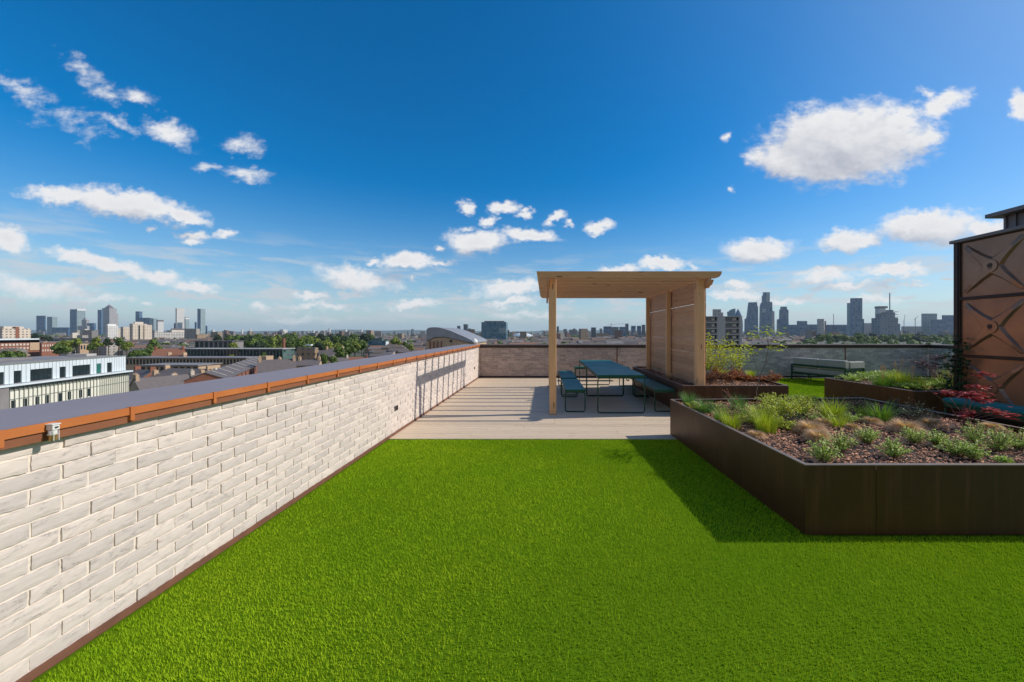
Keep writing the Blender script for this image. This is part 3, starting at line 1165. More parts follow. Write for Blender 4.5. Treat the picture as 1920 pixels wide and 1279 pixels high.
# ---------------------------------------------------------------- sectional steel tank
def tank():
    X, Y1 = 7.33, 6.75
    t = empty('water_tank', (X, Y1, 0))
    tag(t, 'tall brown sectional steel tank with pressed X ribs at the right edge', 'tank')
    W2, NY = 1.75, 1
    zb, ph = .165, 1.0
    MB().box((.06, -NY * 1.0, 0), (W2, -.05, zb)).build('plinth', M['tank_dark'], t)
    MB().box((.03, -NY * 1.0 - .1, zb), (W2, -.03, zb + 3 * ph - .03)).build('shell', M['tank'], t)

    def cross(mb, cy, cz):
        # four tapering arms raised from the sheet (outline at the foot wider than on top)
        for sy in (-1, 1):
            for sz in (-1, 1):
                d = Vector((sy, sz)).normalized()
                nrm = Vector((-d.y, d.x))
                stations = [(.0, .12), (.13, .085), (.24, .058), (.40, .040), (.57, .024)]
                top = []
                for r_, hw in stations:
                    c0 = Vector((cy, cz)) + d * r_
                    lift = .036 if r_ < .5 else .006
                    foot = hw + .014
                    top.append(((c0 - nrm * foot), (c0 - nrm * hw * .72), (c0 + nrm * hw * .72), (c0 + nrm * foot), lift))
                for a, b_ in zip(top, top[1:]):
                    P = lambda q, l: (-l, q.x, q.y)
                    mb.face([P(a[0], -.001), P(a[1], a[4]), P(b_[1], b_[4]), P(b_[0], -.001)], .5)
                    mb.face([P(a[1], a[4]), P(a[2], a[4]), P(b_[2], b_[4]), P(b_[1], b_[4])], .5)
                    mb.face([P(a[2], a[4]), P(a[3], -.001), P(b_[3], -.001), P(b_[2], b_[4])], .5)
        n = 14
        ring = [(cy + .105 * math.cos(k * 2 * math.pi / n), cz + .105 * math.sin(k * 2 * math.pi / n)) for k in range(n)]
        mb.prism(ring, -.052, -.01, .5, axis='x')

    for ky in range(NY):
        for kz in range(3):
            y1 = -.0 - ky * 1.0
            y0 = y1 - 1.0
            z0 = zb + kz * ph
            pan = MB()
            pan.box((.0, y0 + .03, z0 + .03), (.028, y1 - .03, z0 + ph - .03), .5)
            cross(pan, (y0 + y1) / 2, z0 + ph / 2)
            po = pan.build('panel', M['tank'], t)
            rim = MB()
            for a, b_ in (((-.03, y0 + .003, z0 + .003), (.03, y0 + .028, z0 + ph - .003)), ((-.03, y1 - .028, z0 + .003), (.03, y1 - .003, z0 + ph - .003)),
                          ((-.034, y0 + .0285, z0 + .003), (.03, y1 - .0285, z0 + .024)), ((-.034, y0 + .0285, z0 + ph - .024), (.03, y1 - .0285, z0 + ph - .003))):
                rim.box(a, b_, .5)
            rim.build('flange', M['tank_dark'], po)
            hub = MB()
            hub.lathe([(.036, 0), (.036, .006), (.028, .008)], seg=14)
            ho = hub.build('hub_cap', M['tank_dark'], po)
            ho.location = (-.053, (y0 + y1) / 2, z0 + ph / 2 + .01)
            ho.rotation_euler = (0, R(-90), 0)
            for dz in (-.035, -.055):
                MB().box((-.0545, (y0 + y1) / 2 - .03, z0 + ph / 2 + dz), (-.0515, (y0 + y1) / 2 + .03, z0 + ph / 2 + dz + .008)).build('stamped_bar', M['tank_dark'], po)
    MB().box((-.045, -.005, zb), (.10, .06, zb + 3 * ph - .01)).build('corner_post', M['tank_dark'], t)
    MB().box((-.085, -NY - .25, zb + 3 * ph - .008), (W2 + .08, .10, zb + 3 * ph + .045)).build('lid', M['clad'], t, bevel=.004)
    b_ = MB().tube([(-.05, .03, 1.20), (-.09, .03, 1.20)], .012, 8).tube([(-.09, .03, 1.17), (-.09, .03, 1.23)], .016, 8)
    b_.build('tap', M['white_plastic'], t)


tank()


def plant_room():
    X, Y1, Y0, zt = 8.02, 6.70, 5.45, 3.60
    t = empty('plant_room', (X, Y1, 0))
    tag(t, 'grey ribbed metal plant room with flat lid standing behind the tank', 'building')
    mb = MB()
    mb.box((1.15, Y0 - Y1, 0), (3.0, -.03, zt), .5)
    mb.box((.03, Y0 - Y1, 3.215), (1.149, -.03, zt), .5)
    y = -.02
    while y > Y0 - Y1:
        mb.box((0, y - .035, 3.215), (.029, y, zt), .5)
        y -= .14
    mb.build('wall', M['clad'], t)
    MB().box((-.19, Y0 - Y1 - .2, zt + .003), (3.1, .1, zt + .07)).build('roof', M['clad'], t, bevel=.004)
    MB().tube([(.33, -.1, zt + .07), (.33, -.1, zt + .40)], .012, 6).tube([(.27, -.1, zt + .40), (.39, -.1, zt + .40)], .008, 6).build('mast', M['rim'], t)


plant_room()

# ================================================================== plants
def mleaf(name, c0, c1, rough=.55, trans=.25, tint=.7):
    return mat_simple(name, c0, c1, rough, nscale=9, tint=tint, spec=.35, trans=trans)


M['lime'] = mleaf('lime_grass', (.60, .66, .05), (.27, .37, .03))
M['grass'] = mleaf('green_grass', (.24, .40, .05), (.10, .20, .03))
M['bluegrass'] = mleaf('blue_green_grass', (.22, .40, .11), (.08, .19, .06))
M['straw'] = mleaf('straw_hair', (.85, .60, .36), (.58, .36, .20), .6, .3)
M['herb'] = mleaf('herb_leaf', (.62, .74, .16), (.27, .40, .07))
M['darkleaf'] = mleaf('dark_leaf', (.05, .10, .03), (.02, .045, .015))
M['yleaf'] = mleaf('yellow_leaf', (.66, .68, .06), (.32, .40, .04), .5, .35)
M['redleaf'] = mleaf('red_leaf', (.55, .035, .04), (.30, .014, .022), .5, .3)
M['maroon'] = mleaf('maroon_leaf', (.12, .02, .025), (.05, .01, .014), .5, .2)
M['russet'] = mleaf('russet_leaf', (.42, .16, .05), (.24, .06, .025), .6, .25)
M['twig'] = mat_simple('twig_bark', (.16, .11, .08), (.09, .06, .045), .8, nscale=20)
M['redtwig'] = mat_simple('red_twig', (.22, .10, .07), (.13, .05, .04), .7, nscale=20)


def grass_clump(label, x, y, z, n, h, sp, w, mat, bend=(.3, 1.1), cat='ornamental grass', group='grasses in the planters', name='grass_clump', seg=3, flowers=0):
    mb = MB()
    n = int(n * 1.6)
    h *= 1.12
    for k in range(n):
        a = rnd.uniform(0, 6.283)
        r_ = sp * .42 * math.sqrt(rnd.random())
        az = a + rnd.uniform(-.7, .7)
        mb.blade((r_ * math.cos(a), r_ * math.sin(a), 0), az, h * rnd.uniform(.5, 1.1), w * rnd.uniform(.7, 1.3), rnd.uniform(*bend), seg, rnd.random())
    o = mb.build(name, M[mat], loc=(x, y, z))
    tag(o, label, cat, group)
    if flowers:
        fb = MB()
        for k in range(flowers):
            az = rnd.uniform(0, 6.28)
            ln = rnd.uniform(.05, .25)
            hh = h * rnd.uniform(1.0, 1.35)
            fb.tube([(0, 0, 0), (math.cos(az) * ln * hh * .4, math.sin(az) * ln * hh * .4, hh * .6), (math.cos(az) * ln * hh, math.sin(az) * ln * hh, hh)], .0016, 3)
            fb.tube([(math.cos(az) * ln * hh, math.sin(az) * ln * hh, hh), (math.cos(az) * ln * hh * 1.2, math.sin(az) * ln * hh * 1.2, hh * 1.12)], .004, 4)
        fb.build('flower_stem', M['straw'], o)
    return o


def hair_grass(label, x, y, z, r_, h, n=1300, lean=0.0):
    """feather grass: a dome of fine hair falling outwards"""
    h *= 1.0
    r_ *= .66
    mb = MB()
    for k in range(n):
        a = rnd.uniform(0, 6.283)
        q = rnd.random()
        q0 = r_ * .18 * q
        az = a + rnd.uniform(-.35, .35)
        L = (h * 1.15 + r_ * .6 * q) * rnd.uniform(.88, 1.06)
        mb.blade((q0 * math.cos(a) + lean * .02, q0 * math.sin(a), 0), az if rnd.random() > .25 * lean else 0.3, L, .0042, .9 + 1.7 * q + rnd.uniform(-.15, .2), 5, rnd.random())
    o = mb.build('feather_grass', M['straw'], loc=(x, y, z))
    return tag(o, label, 'ornamental grass', 'tan feather grasses in the planters')


def herb(label, x, y, z, r_, h, n=330, mat='herb', L=.021, cat='plant', group='low leafy plants in the planters', name='leafy_plant', stems=26):
    """low leafy mound: wiry stems each carrying small pointed leaves"""
    r_, h, n, stems = r_ * 1.2, h * 1.3, int(n * 2.7), int(stems * 1.9)
    sm, lf = MB(), MB()
    per = max(3, n // stems)
    for k in range(stems):
        a = rnd.uniform(0, 6.283)
        q = math.sqrt(rnd.random())
        tip = Vector((math.cos(a) * r_ * q, math.sin(a) * r_ * q, h * (1 - .55 * q * q) * rnd.uniform(.75, 1.15)))
        mid = Vector((tip.x * .55, tip.y * .55, tip.z * .65))
        sm.tube([(tip.x * .12, tip.y * .12, 0), mid, tip], .0016, 3, .5)
        for j in range(per):
            u = rnd.uniform(.25, 1.05)
            p = mid * (u / .6) if u < .6 else mid.lerp(tip, (u - .6) / .4)
            az = rnd.uniform(0, 6.28)
            d = Vector((math.cos(az), math.sin(az), rnd.uniform(-.1, .9)))
            nr = Vector((rnd.uniform(-.5, .5), rnd.uniform(-.5, .5), 1))
            ll = L * rnd.uniform(.6, 1.25)
            lf.leaf(p + d * .004, d, nr, ll, ll * .42, min(1, max(0, rnd.gauss(.5, .28))))
    o = empty(name, (x, y, z))
    tag(o, label, cat, group)
    sm.build('stem', M['twig'], o)
    lf.build('foliage', M[mat], o)
    return o


def pg(px, py, z):
    """ground point on height z seen at a photo pixel"""
    Y = (H - z) * F / (py - CY)
    return gx(px, Y), Y


# --- big planter
zs = Z1
for lab, px, py, n, h, sp, w, mat, bd in (
        ('blue-green grass tuft in the far left corner of the big planter', 1292, 762, 150, .23, .16, .006, 'bluegrass', (.2, .9)),
        ('fine green grass tuft, second along the left rim of the big planter', 1322, 775, 170, .22, .2, .006, 'bluegrass', (.3, 1.1)),
        ('green grass tuft just inside the rear rim of the big planter', 1384, 768, 170, .22, .2, .006, 'bluegrass', (.2, 1.0)),
        ('green grass by the left rim below the blue-green tufts', 1352, 790, 120, .17, .18, .007, 'grass', (.3, 1.1)),
        ('bright lime grass with tall blades leaning over the left rim', 1372, 803, 110, .22, .2, .008, 'lime', (.2, .9)),
        ('tall lime grass clump in the middle left of the big planter', 1436, 812, 170, .25, .22, .008, 'lime', (.1, .9)),
        ('lime grass behind the tall middle clump', 1426, 788, 190, .20, .22, .008, 'lime', (.2, 1.1)),
        ('yellow grass clump overlapping the lawn gap behind the planter', 1560, 785, 180, .27, .24, .009, 'lime', (.3, 1.3)),
        ('lime grass fan in front of the yellow clump', 1572, 800, 90, .2, .24, .008, 'lime', (.5, 1.4)),
        ('broad green tuft in the shade near the right rim', 1652, 790, 90, .27, .24, .014, 'grass', (.4, 1.4)),
        ('small lime tuft left of the shaded green tuft', 1622, 783, 60, .18, .2, .009, 'lime', (.4, 1.3))):
    x, y = pg(px, py, zs)
    grass_clump(lab, x, y, zs, n, h, sp, w, M and mat, bd)
for lab, px, py, r_, h, n, mat in (
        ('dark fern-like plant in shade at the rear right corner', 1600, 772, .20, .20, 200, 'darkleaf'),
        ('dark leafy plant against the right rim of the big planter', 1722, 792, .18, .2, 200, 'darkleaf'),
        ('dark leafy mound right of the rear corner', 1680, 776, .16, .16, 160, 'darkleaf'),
        ('yellow-green leafy plant in front of the rear rim, centre left', 1474, 790, .17, .20, 420, 'yleaf'),
        ('yellow-green leafy plant, right of the centre left one', 1503, 783, .17, .19, 420, 'yleaf'),
        ('bright leafy plant growing through the middle lime clump', 1442, 802, .15, .24, 380, 'yleaf'),
        ('olive leafy plant behind the lime clumps', 1455, 772, .22, .16, 260, 'yleaf'),
        ('olive leafy plant near the rear rim by the sapling', 1492, 766, .2, .15, 240, 'yleaf'),
        ('dark green mound between the spiky grasses', 1488, 802, .14, .14, 180, 'darkleaf'),
        ('low green ground plant in front of the yellow grass', 1530, 790, .22, .09, 240, 'herb'),
        ('straggly yellow-green plant between the two left blue-green tufts', 1306, 772, .14, .10, 200, 'yleaf'),
        ('small green plant behind the left rim grasses', 1345, 772, .15, .10, 220, 'herb'),
        ('mixed green ground plant left of the sapling', 1398, 780, .2, .11, 300, 'herb'),
        ('olive ground plant in front of the sapling', 1412, 795, .16, .10, 240, 'yleaf'),
        ('low yellow-green plant right of the tall lime clump', 1468, 806, .15, .10, 220, 'yleaf'),
        ('yellow-green leafy plant at the rear rim, right of the sapling', 1448, 760, .2, .13, 300, 'yleaf'),
        ('green leafy plant at the rear rim, left of the lawn gap', 1500, 758, .18, .12, 260, 'herb'),
        ('yellow leafy plant at the rear rim, middle of the lawn gap', 1522, 762, .15, .13, 240, 'yleaf'),
        ('low green plant under the yellow grass fan', 1592, 790, .18, .08, 240, 'herb'),
        ('dry reddish plant in the shaded rear part', 1625, 772, .15, .10, 150, 'russet'),
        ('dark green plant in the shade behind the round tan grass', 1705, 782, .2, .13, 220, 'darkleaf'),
        ('reddish leafy plant between the front right herbs', 1778, 846, .07, .06, 120, 'russet')):
    x, y = pg(px, py, zs)
    herb(lab, x, y, zs, r_, h, n, mat, .032 if mat == 'yleaf' else .024)
for lab, px, py, r_, h in (
        ('tan feather grass mound against the left rim', 1417, 822, .10, .09),
        ('large tan feather grass dome, left of centre', 1520, 815, .125, .17),
        ('golden feather grass in front of the large dome', 1534, 830, .075, .15),
        ('pale feather grass behind the large dome', 1543, 798, .09, .10),
        ('small golden feather grass in the centre', 1598, 806, .07, .08),
        ('wispy tan feather grass near the centre rear', 1634, 796, .11, .10),
        ('tall tan feather grass right of centre', 1697, 812, .12, .17),
        ('round tan feather grass right of the tall one', 1744, 802, .12, .13),
        ('dull tan feather grass near the right rim', 1858, 806, .15, .09)):
    x, y = pg(px, py, zs)
    hair_grass(lab, x, y, zs, r_, h)
for lab, px, py, r_, h in (
        ('low green herb nearest the front left corner', 1542, 868, .12, .15),
        ('green herb right of the golden feather grass', 1577, 848, .115, .14),
        ('green herb left of the tall tan grass', 1627, 834, .105, .13),
        ('green herb at the front centre of the planter', 1675, 860, .105, .12),
        ('green herb in front of the tall tan grass', 1716, 834, .12, .13),
        ('small green herb behind the front right pair', 1757, 838, .09, .11),
        ('yellow-green herb at the front right', 1794, 858, .115, .12),
        ('green herb touching the front right one', 1826, 864, .10, .12),
        ('pale herb under the red maple', 1832, 836, .13, .17),
        ('green herb right of the red maple stem', 1872, 850, .12, .17),
        ('green herb at the right edge of the picture', 1912, 846, .12, .15),
        ('small green herb at the far right front', 1880, 872, .05, .05)):
    x, y = pg(px, py, zs)
    herb(lab, x, y, zs, r_, h, 420)


# --- young tree with few big leaves (throws the leafy shadow on the lawn)
def sapling():
    bx, by = 2.86, 5.12
    t = empty('sapling', (bx, by, Z1))
    tag(t, 'thin young tree with sparse leaves rising behind the lime grasses', 'tree')
    st, lf = MB(), MB()

    def L(px, py, Y=5.12):
        return Vector((gx(px, Y) - bx, Y - by, gz(py, Y) - Z1))
    base = Vector((0, 0, 0))
    a, b_, c, d = L(1418, 735), L(1424, 708), L(1436, 680), L(1441, 650)
    st.tube([base, a, b_, c], .007, 5, .5, r1=.005)
    st.tube([c, d, L(1440, 628)], .005, 5, .5, r1=.002)
    ends = [(c, L(1452, 655), L(1456, 640)), (b_, L(1416, 668), L(1414, 645)), (d, L(1428, 636), L(1420, 622)), (d, L(1448, 630), L(1446, 614)), (d, L(1438, 628), L(1434, 612))]
    for p, q, r_ in ends:
        off = Vector((0, rnd.uniform(-.25, .25), 0))
        q, r_ = q + off * .5, r_ + off
        st.tube([p, q, r_], .003, 4, .5, r1=.0012)
        for k in range(24):
            u = rnd.random()
            pt = q.lerp(r_, u) + Vector((rnd.uniform(-.03, .03), rnd.uniform(-.16, .16), rnd.uniform(-.03, .04)))
            az = rnd.uniform(0, 6.28)
            lf.leaf(pt, (math.cos(az), math.sin(az), rnd.uniform(-.3, .5)), (rnd.uniform(-.6, .6), rnd.uniform(-.6, .6), 1), rnd.uniform(.05, .08), rnd.uniform(.025, .04))
    st.build('trunk', M['twig'], t)
    lf.build('crown', M['yleaf'], t)


sapling()


def bare_shrub():
    x, y = 2.62, 5.25
    t = empty('bare_shrub', (x, y, Z1))
    tag(t, 'bent reddish bare twigs by the rear rim of the big planter', 'shrub')
    st, lf = MB(), MB()
    for k in range(5):
        p1 = Vector((rnd.uniform(-.12, .0), rnd.uniform(-.1, .1), rnd.uniform(.15, .25)))
        p2 = p1 + Vector((rnd.uniform(-.16, -.04), rnd.uniform(-.1, .1), rnd.uniform(.02, .1)))
        st.tube([(0.04, 0, 0), p1, p2], .0045, 4, .5, r1=.002)
        for j in range(10):
            az = rnd.uniform(0, 6.28)
            lf.leaf(p1.lerp(p2, rnd.random()), (math.cos(az), math.sin(az), .4), (0, 0, 1), .03, .012)
    st.build('branch', M['redtwig'], t)
    lf.build('leaves', M['russet'], t)


bare_shrub()


def maple(label, bx, by, z, targets, mat, n=60, L=.04, sp=.055, stem=.006):
    """targets: points (world) that carry leaf clusters"""
    t = empty('japanese_maple', (bx, by, z))
    tag(t, label, 'shrub', 'maples')
    st, lf = MB(), MB()
    for (p, k, s_) in targets:
        q = p - Vector((bx, by, z))
        m1 = Vector((q.x * .35, q.y * .35, q.z * .55)) + Vector((rnd.uniform(-.03, .03), rnd.uniform(-.03, .03), 0))
        st.tube([(0, 0, 0), m1, q], stem, 5, .5, r1=.002)
        for j in range(int(n * k)):
            c = q + Vector((rnd.gauss(0, sp * s_), rnd.gauss(0, sp * s_), rnd.gauss(0, sp * .35)))
            if j % 6 == 0:
                st.tube([q, c], .0015, 3, .5)
            az0 = rnd.uniform(0, 6.28)
            up = rnd.uniform(-.4, .2)
            for f in (-.9, -.45, 0, .45, .9):
                az = az0 + f
                lf.leaf(c, (math.cos(az), math.sin(az), up), (rnd.uniform(-.4, .4), rnd.uniform(-.4, .4), 1), L * (1 - abs(f) * .35), L * .22, rnd.random())
    st.build('stem', M['redtwig'], t)
    lf.build('foliage', M[mat], t)


def tg(px, py, Y, k=1.0, s_=1.0):
    return (at(px, py, Y), k, s_)


bx, by = 4.70, 4.28
maple('low spreading red maple in front of the tank and teal bench', bx, by, Z1,
      [tg(1843, 702, 4.35, .5, .8), tg(1775, 737, 4.5, .5, .6), tg(1803, 742, 4.4, .5), tg(1822, 738, 4.2, 1.2, 1.2), tg(1840, 750, 4.2, 1.0), tg(1832, 726, 4.4, .7), tg(1806, 778, 4.1, .5, .7), tg(1815, 772, 4.3, .3, .6),
       tg(1857, 768, 4.2, .4, .7), tg(1874, 774, 4.1, .35, .7), tg(1895, 779, 4.0, .3, .6), tg(1738, 728, 4.5, .03, .3)], 'redleaf', 80, .05, .045)

# --- planter behind (right posts of the pergola)
zs = Z2
for lab, px, py, n, h, sp, w, mat in (
        ('green grass at the foot of the middle pergola post', 1272, 705, 120, .20, .2, .009, 'grass'),
        ('grass tuft at the foot of the rear pergola post', 1226, 690, 90, .2, .2, .01, 'grass'),
        ('green grass right of the front pergola post', 1327, 694, 120, .28, .2, .01, 'grass'),
        ('lime grass behind the russet plants', 1356, 706, 90, .25, .2, .01, 'lime'),
        ('lime tuft at the right end of the pergola planter', 1408, 706, 90, .2, .2, .01, 'lime')):
    x, y = pg(px, py, zs)
    grass_clump(lab, x, y, zs, n, h, sp, w, mat)
for lab, px, py, r_, h in (('orange feather grass between rear and middle posts', 1241, 698, .14, .30), ('upright orange feather grass by the middle post', 1255, 712, .08, .22), ('orange feather grass left of the front post', 1291, 714, .14, .20)):
    x, y = pg(px, py, zs)
    hair_grass(lab, x, y, zs, r_, h, 320)
k = 0
for px, py, lab in ((1333, 716, 'russet leafy plant right behind the front post'), (1350, 712, 'russet leafy plant, second from the front post'), (1368, 717, 'orange russet plant at the middle of the planter rim'),
                    (1388, 714, 'russet plant with pale tips, right of the middle'), (1408, 716, 'low russet plant near the right end'), (1432, 716, 'low brownish plant at the right end of the planter'),
                    (1378, 706, 'russet plant in the back row, centre'), (1343, 702, 'russet plant in the back row beside the post'), (1450, 719, 'tiny russet plant in the front right corner')):
    x, y = pg(px, py, zs)
    herb(lab, x, y, zs, .17, .17 if k < 4 or k > 5 else .10, 150, 'russet', .055, group='russet plants in the pergola planter', stems=18)
    k += 1


def tall_shrub():
    bx, by = 3.30, 8.05
    t = empty('leafy_shrub', (bx, by, Z2))
    tag(t, 'tall airy shrub with yellow-green leaves right of the pergola', 'shrub')
    st, lf = MB(), MB()
    for (px, py) in ((1325, 640), (1333, 655), (1345, 640), (1350, 660), (1358, 632), (1366, 650), (1376, 640), (1385, 652), (1395, 648), (1400, 665), (1392, 672), (1340, 672), (1330, 668), (1362, 668), (1378, 662), (1328, 626)):
        Y = by + rnd.uniform(-.35, .35)
        q = at(px, py, Y) - Vector((bx, by, Z2))
        b0 = Vector((q.x * .25, rnd.uniform(-.1, .1), 0))
        m1 = Vector((q.x * .8, q.y * .5, q.z * .55))
        st.tube([b0, m1, q], .006, 4, .5, r1=.002)
        for j in range(90):
            u = rnd.random()
            c = m1.lerp(q, u * 1.05) + Vector((rnd.gauss(0, .045), rnd.gauss(0, .06), rnd.gauss(0, .035)))
            az = rnd.uniform(0, 6.28)
            lf.leaf(c, (math.cos(az), math.sin(az), rnd.uniform(-.2, .7)), (rnd.uniform(-.7, .7), rnd.uniform(-.7, .7), 1), rnd.uniform(.045, .075), rnd.uniform(.022, .036))
    st.build('stem', M['twig'], t)
    lf.build('foliage', M['yleaf'], t)


tall_shrub()

# --- planter by the tank
zs = Z3
for lab, px, py, n, h, sp, w, mat in (
        ('long green grass at the left of the tank planter', 1655, 728, 220, .28, .34, .010, 'grass'),
        ('lime grass with tall seed stalks in the tank planter', 1685, 725, 240, .34, .36, .010, 'lime'),
        ('bright grass filling the middle of the tank planter', 1712, 730, 220, .28, .34, .010, 'lime'),
        ('lime grass left of the ivy', 1780, 722, 200, .34, .3, .010, 'lime'),
        ('green tuft under the maroon maple', 1752, 727, 160, .22, .3, .010, 'grass')):
    x, y = pg(px, py, zs)
    grass_clump(lab, x, y, zs, n, h, sp, w, mat, (.1, .9), flowers=9)
for lab, px, py, r_, h, mat in (
        ('grey-green low plant at the left tip of the tank planter', 1600, 716, .28, .13, 'herb'),
        ('low green plant behind the left tip', 1632, 712, .3, .15, 'herb'),
        ('low green plant along the front rim of the tank planter', 1700, 732, .2, .10, 'herb'),
        ('green plant at the front corner of the tank planter', 1735, 733, .18, .12, 'herb'),
        ('green leafy mound near the tank corner', 1768, 731, .22, .16, 'herb'),
        ('pale leafy mound right by the tank corner', 1792, 732, .16, .18, 'yleaf'),
        ('low plant at the rear of the tank planter', 1660, 708, .3, .14, 'herb')):
    x, y = pg(px, py, zs)
    herb(lab, x, y, zs, r_, h, 420, mat, .04)
x, y = pg(1764, 722, zs)
maple('maroon maple standing out against the grey rear wall', x, y, zs,
      [tg(1720, 678, 7.3, .5, 1.0), tg(1733, 683, 7.3, .5), tg(1748, 681, 7.4, .7, 1.2), tg(1758, 672, 7.4, .6, 1.0), tg(1768, 669, 7.3, .5), tg(1740, 690, 7.2, .5), tg(1780, 704, 7.1, .6, .8), tg(1752, 700, 7.3, .3)], 'maroon', 90, .07, .08)
x, y = pg(1730, 728, zs)
hair_grass('small orange feather grass under the maroon maple', x, y, zs, .14, .18, 300)


def ivy():
    t = empty('ivy', (7.27, 6.72, 0))
    tag(t, 'dark green ivy climbing the corner of the brown tank', 'climbing plant')
    st, lf = MB(), MB()
    for k in range(5):
        pts = [Vector((rnd.uniform(-.03, 0), rnd.uniform(-.1, .1), 0))]
        top = rnd.uniform(.9, 1.45)
        while pts[-1].z < top:
            pts.append(pts[-1] + Vector((rnd.uniform(-.015, .012), rnd.uniform(-.05, .03), .14)))
        st.tube(pts, .005, 4, .5)
        for j in range(60):
            u = rnd.choice(pts[2:])
            if u.z < .5:
                continue
            c = u + Vector((rnd.uniform(-.06, .02), rnd.gauss(0, .07), rnd.gauss(0, .05)))
            az = rnd.uniform(2.0, 4.3)
            for f in (-.7, 0, .7):
                lf.leaf(c, (math.cos(az), math.sin(az) + f * .6, -.5 + abs(f) * .7), (-1, 0, .5), .06, .04, rnd.random())
    st.build('stem', M['twig'], t)
    lf.build('foliage', M['darkleaf'], t)


ivy()

# ================================================================== the city
gm_, gt, gb = new_mat('town_ground')
tc = gt.n('ShaderNodeTexCoord').outputs['Object']
gn = gt.mapr(gt.noise(tc, .006, 6, .6), .42, .58)
gn2 = gt.noise(tc, .05, 5, .6)
gt.link(gt.mix(gt.mapr(gn2, .3, .7, 0, .8), gt.mix(gn, (.10, .085, .07, 1), (.055, .085, .03, 1)), (.16, .14, .12, 1)), gb.inputs['Base Color'])
gb.inputs['Roughness'].default_value = .95
tag(MB().face([(-16000, -6000, GROUND), (16000, -6000, GROUND), (16000, 14500, GROUND), (-16000, 14500, GROUND)]).build('ground', gm_), kind='structure')


def hills():
    mb = MB()
    n = 90
    pts = []
    for k in range(n + 1):
        X = -15500 + 31000 * k / n
        Y = 11800 - abs(X) * .1
        h = 62 + 22 * math.sin(X * .0009) + 14 * math.sin(X * .0031 + 1) + rnd.uniform(-4, 4)
        pts.append((X, Y, h))
    for a, b_ in zip(pts, pts[1:]):
        mb.face([(a[0], a[1] - 1600, GROUND), (b_[0], b_[1] - 1600, GROUND), (b_[0], b_[1], b_[2]), (a[0], a[1], a[2])])
        mb.face([(a[0], a[1], a[2]), (b_[0], b_[1], b_[2]), (b_[0], b_[1] + 1600, GROUND), (a[0], a[1] + 1600, GROUND)])
    tag(mb.build('hills', mat_simple('far_hills', (.05, .07, .035), (.08, .08, .05), .95, nscale=.003)), kind='structure')


hills()

FM = dict(
    blueglass=mat_facade('blue_glass', (.05, .13, .23), (.015, .07, .17), (.1, .11, .12), 13, 14, .6, .92, .4),
    tealglass=mat_facade('teal_glass', (.03, .15, .21), (.012, .105, .16), (.12, .14, .15), 6, 5, .9, .85, .3, grough=.25),
    palegl=mat_facade('pale_glass', (.30, .37, .37), (.12, .2, .23), (.2, .2, .2), 13, 12, .62, .6, .5),
    steel=mat_facade('steel_tower', (.40, .37, .35), (.13, .15, .18), (.2, .2, .2), 13, 10, .45, .5, .5),
    white=mat_facade('white_tower', (.66, .64, .60), (.22, .22, .22), (.35, .35, .33), 4, 3.2, .45, .45),
    cream=mat_facade('cream_block', (.66, .56, .44), (.16, .13, .11), (.34, .31, .27), 3.4, 3.0, .5, .42),
    grid=mat_facade('white_grid', (.62, .58, .52), (.05, .05, .055), (.3, .28, .25), 4.6, 4.2, .62, .62),
    brick=mat_facade('red_brick', (.30, .12, .07), (.30, .24, .20), (.16, .14, .13), 3.6, 3.0, .42, .45),
    brickpale=mat_facade('stock_brick', (.33, .22, .13), (.05, .045, .04), (.13, .11, .10), 3.6, 3.2, .35, .5),
    grey=mat_facade('grey_block', (.22, .21, .21), (.06, .07, .08), (.18, .18, .18), 4, 3.2, .5, .5),
    dark=mat_facade('dark_tower', (.045, .055, .065), (.03, .045, .06), (.08, .08, .08), 5, 3.6, .6, .6, .5),
    navy=mat_facade('navy_glass', (.045, .11, .21), (.012, .055, .14), (.10, .12, .14), 15, 12, .6, .9, .4),
    conc=mat_facade('raw_concrete', (.15, .18, .22), (.03, .05, .08), (.2, .19, .18), 16, 13, .6, .6),
    greenclad=mat_facade('green_clad', (.07, .14, .12), (.02, .035, .035), (.42, .45, .42), 4, 3.4, .55, .55, .4),
)
M['slate'] = mat_simple('slate_roof', (.17, .145, .14), (.10, .085, .085), .7, nscale=1.2, tint=.4)
M['tile'] = mat_simple('clay_tile_roof', (.30, .13, .075), (.2, .09, .055), .8, nscale=1.2, tint=.4)
M['stock'] = mat_simple('stock_brickwork', (.55, .40, .26), (.38, .26, .165), .9, nscale=.9, tint=.3)
M['redwall'] = mat_simple('red_brickwork', (.30, .12, .075), (.2, .08, .05), .9, nscale=.9, tint=.3)
M['stucco'] = mat_simple('cream_render', (.62, .56, .47), (.5, .45, .38), .9, nscale=.7)
M['concrete'] = mat_simple('pale_concrete', (.47, .45, .42), (.36, .35, .33), .9, nscale=.5)
M['panelw'] = mat_simple('white_panel', (.70, .76, .78), (.60, .67, .70), .35, nscale=.4)
M['roofgrey'] = mat_simple('grey_roof_sheet', (.27, .25, .24), (.19, .17, .17), .6, nscale=.3)
M['glassd'] = mat_glass_dark('dark_window_glass', (.012, .02, .022))
M['glasst'] = mat_glass_dark('teal_window_glass', (.02, .10, .08), .15)
M['screen'] = mat_simple('pale_glazed_screen', (.82, .80, .68), (.70, .69, .58), .25, nscale=.25)
M['fin'] = mat_simple('grey_fin', (.26, .28, .24), (.2, .22, .19), .5)


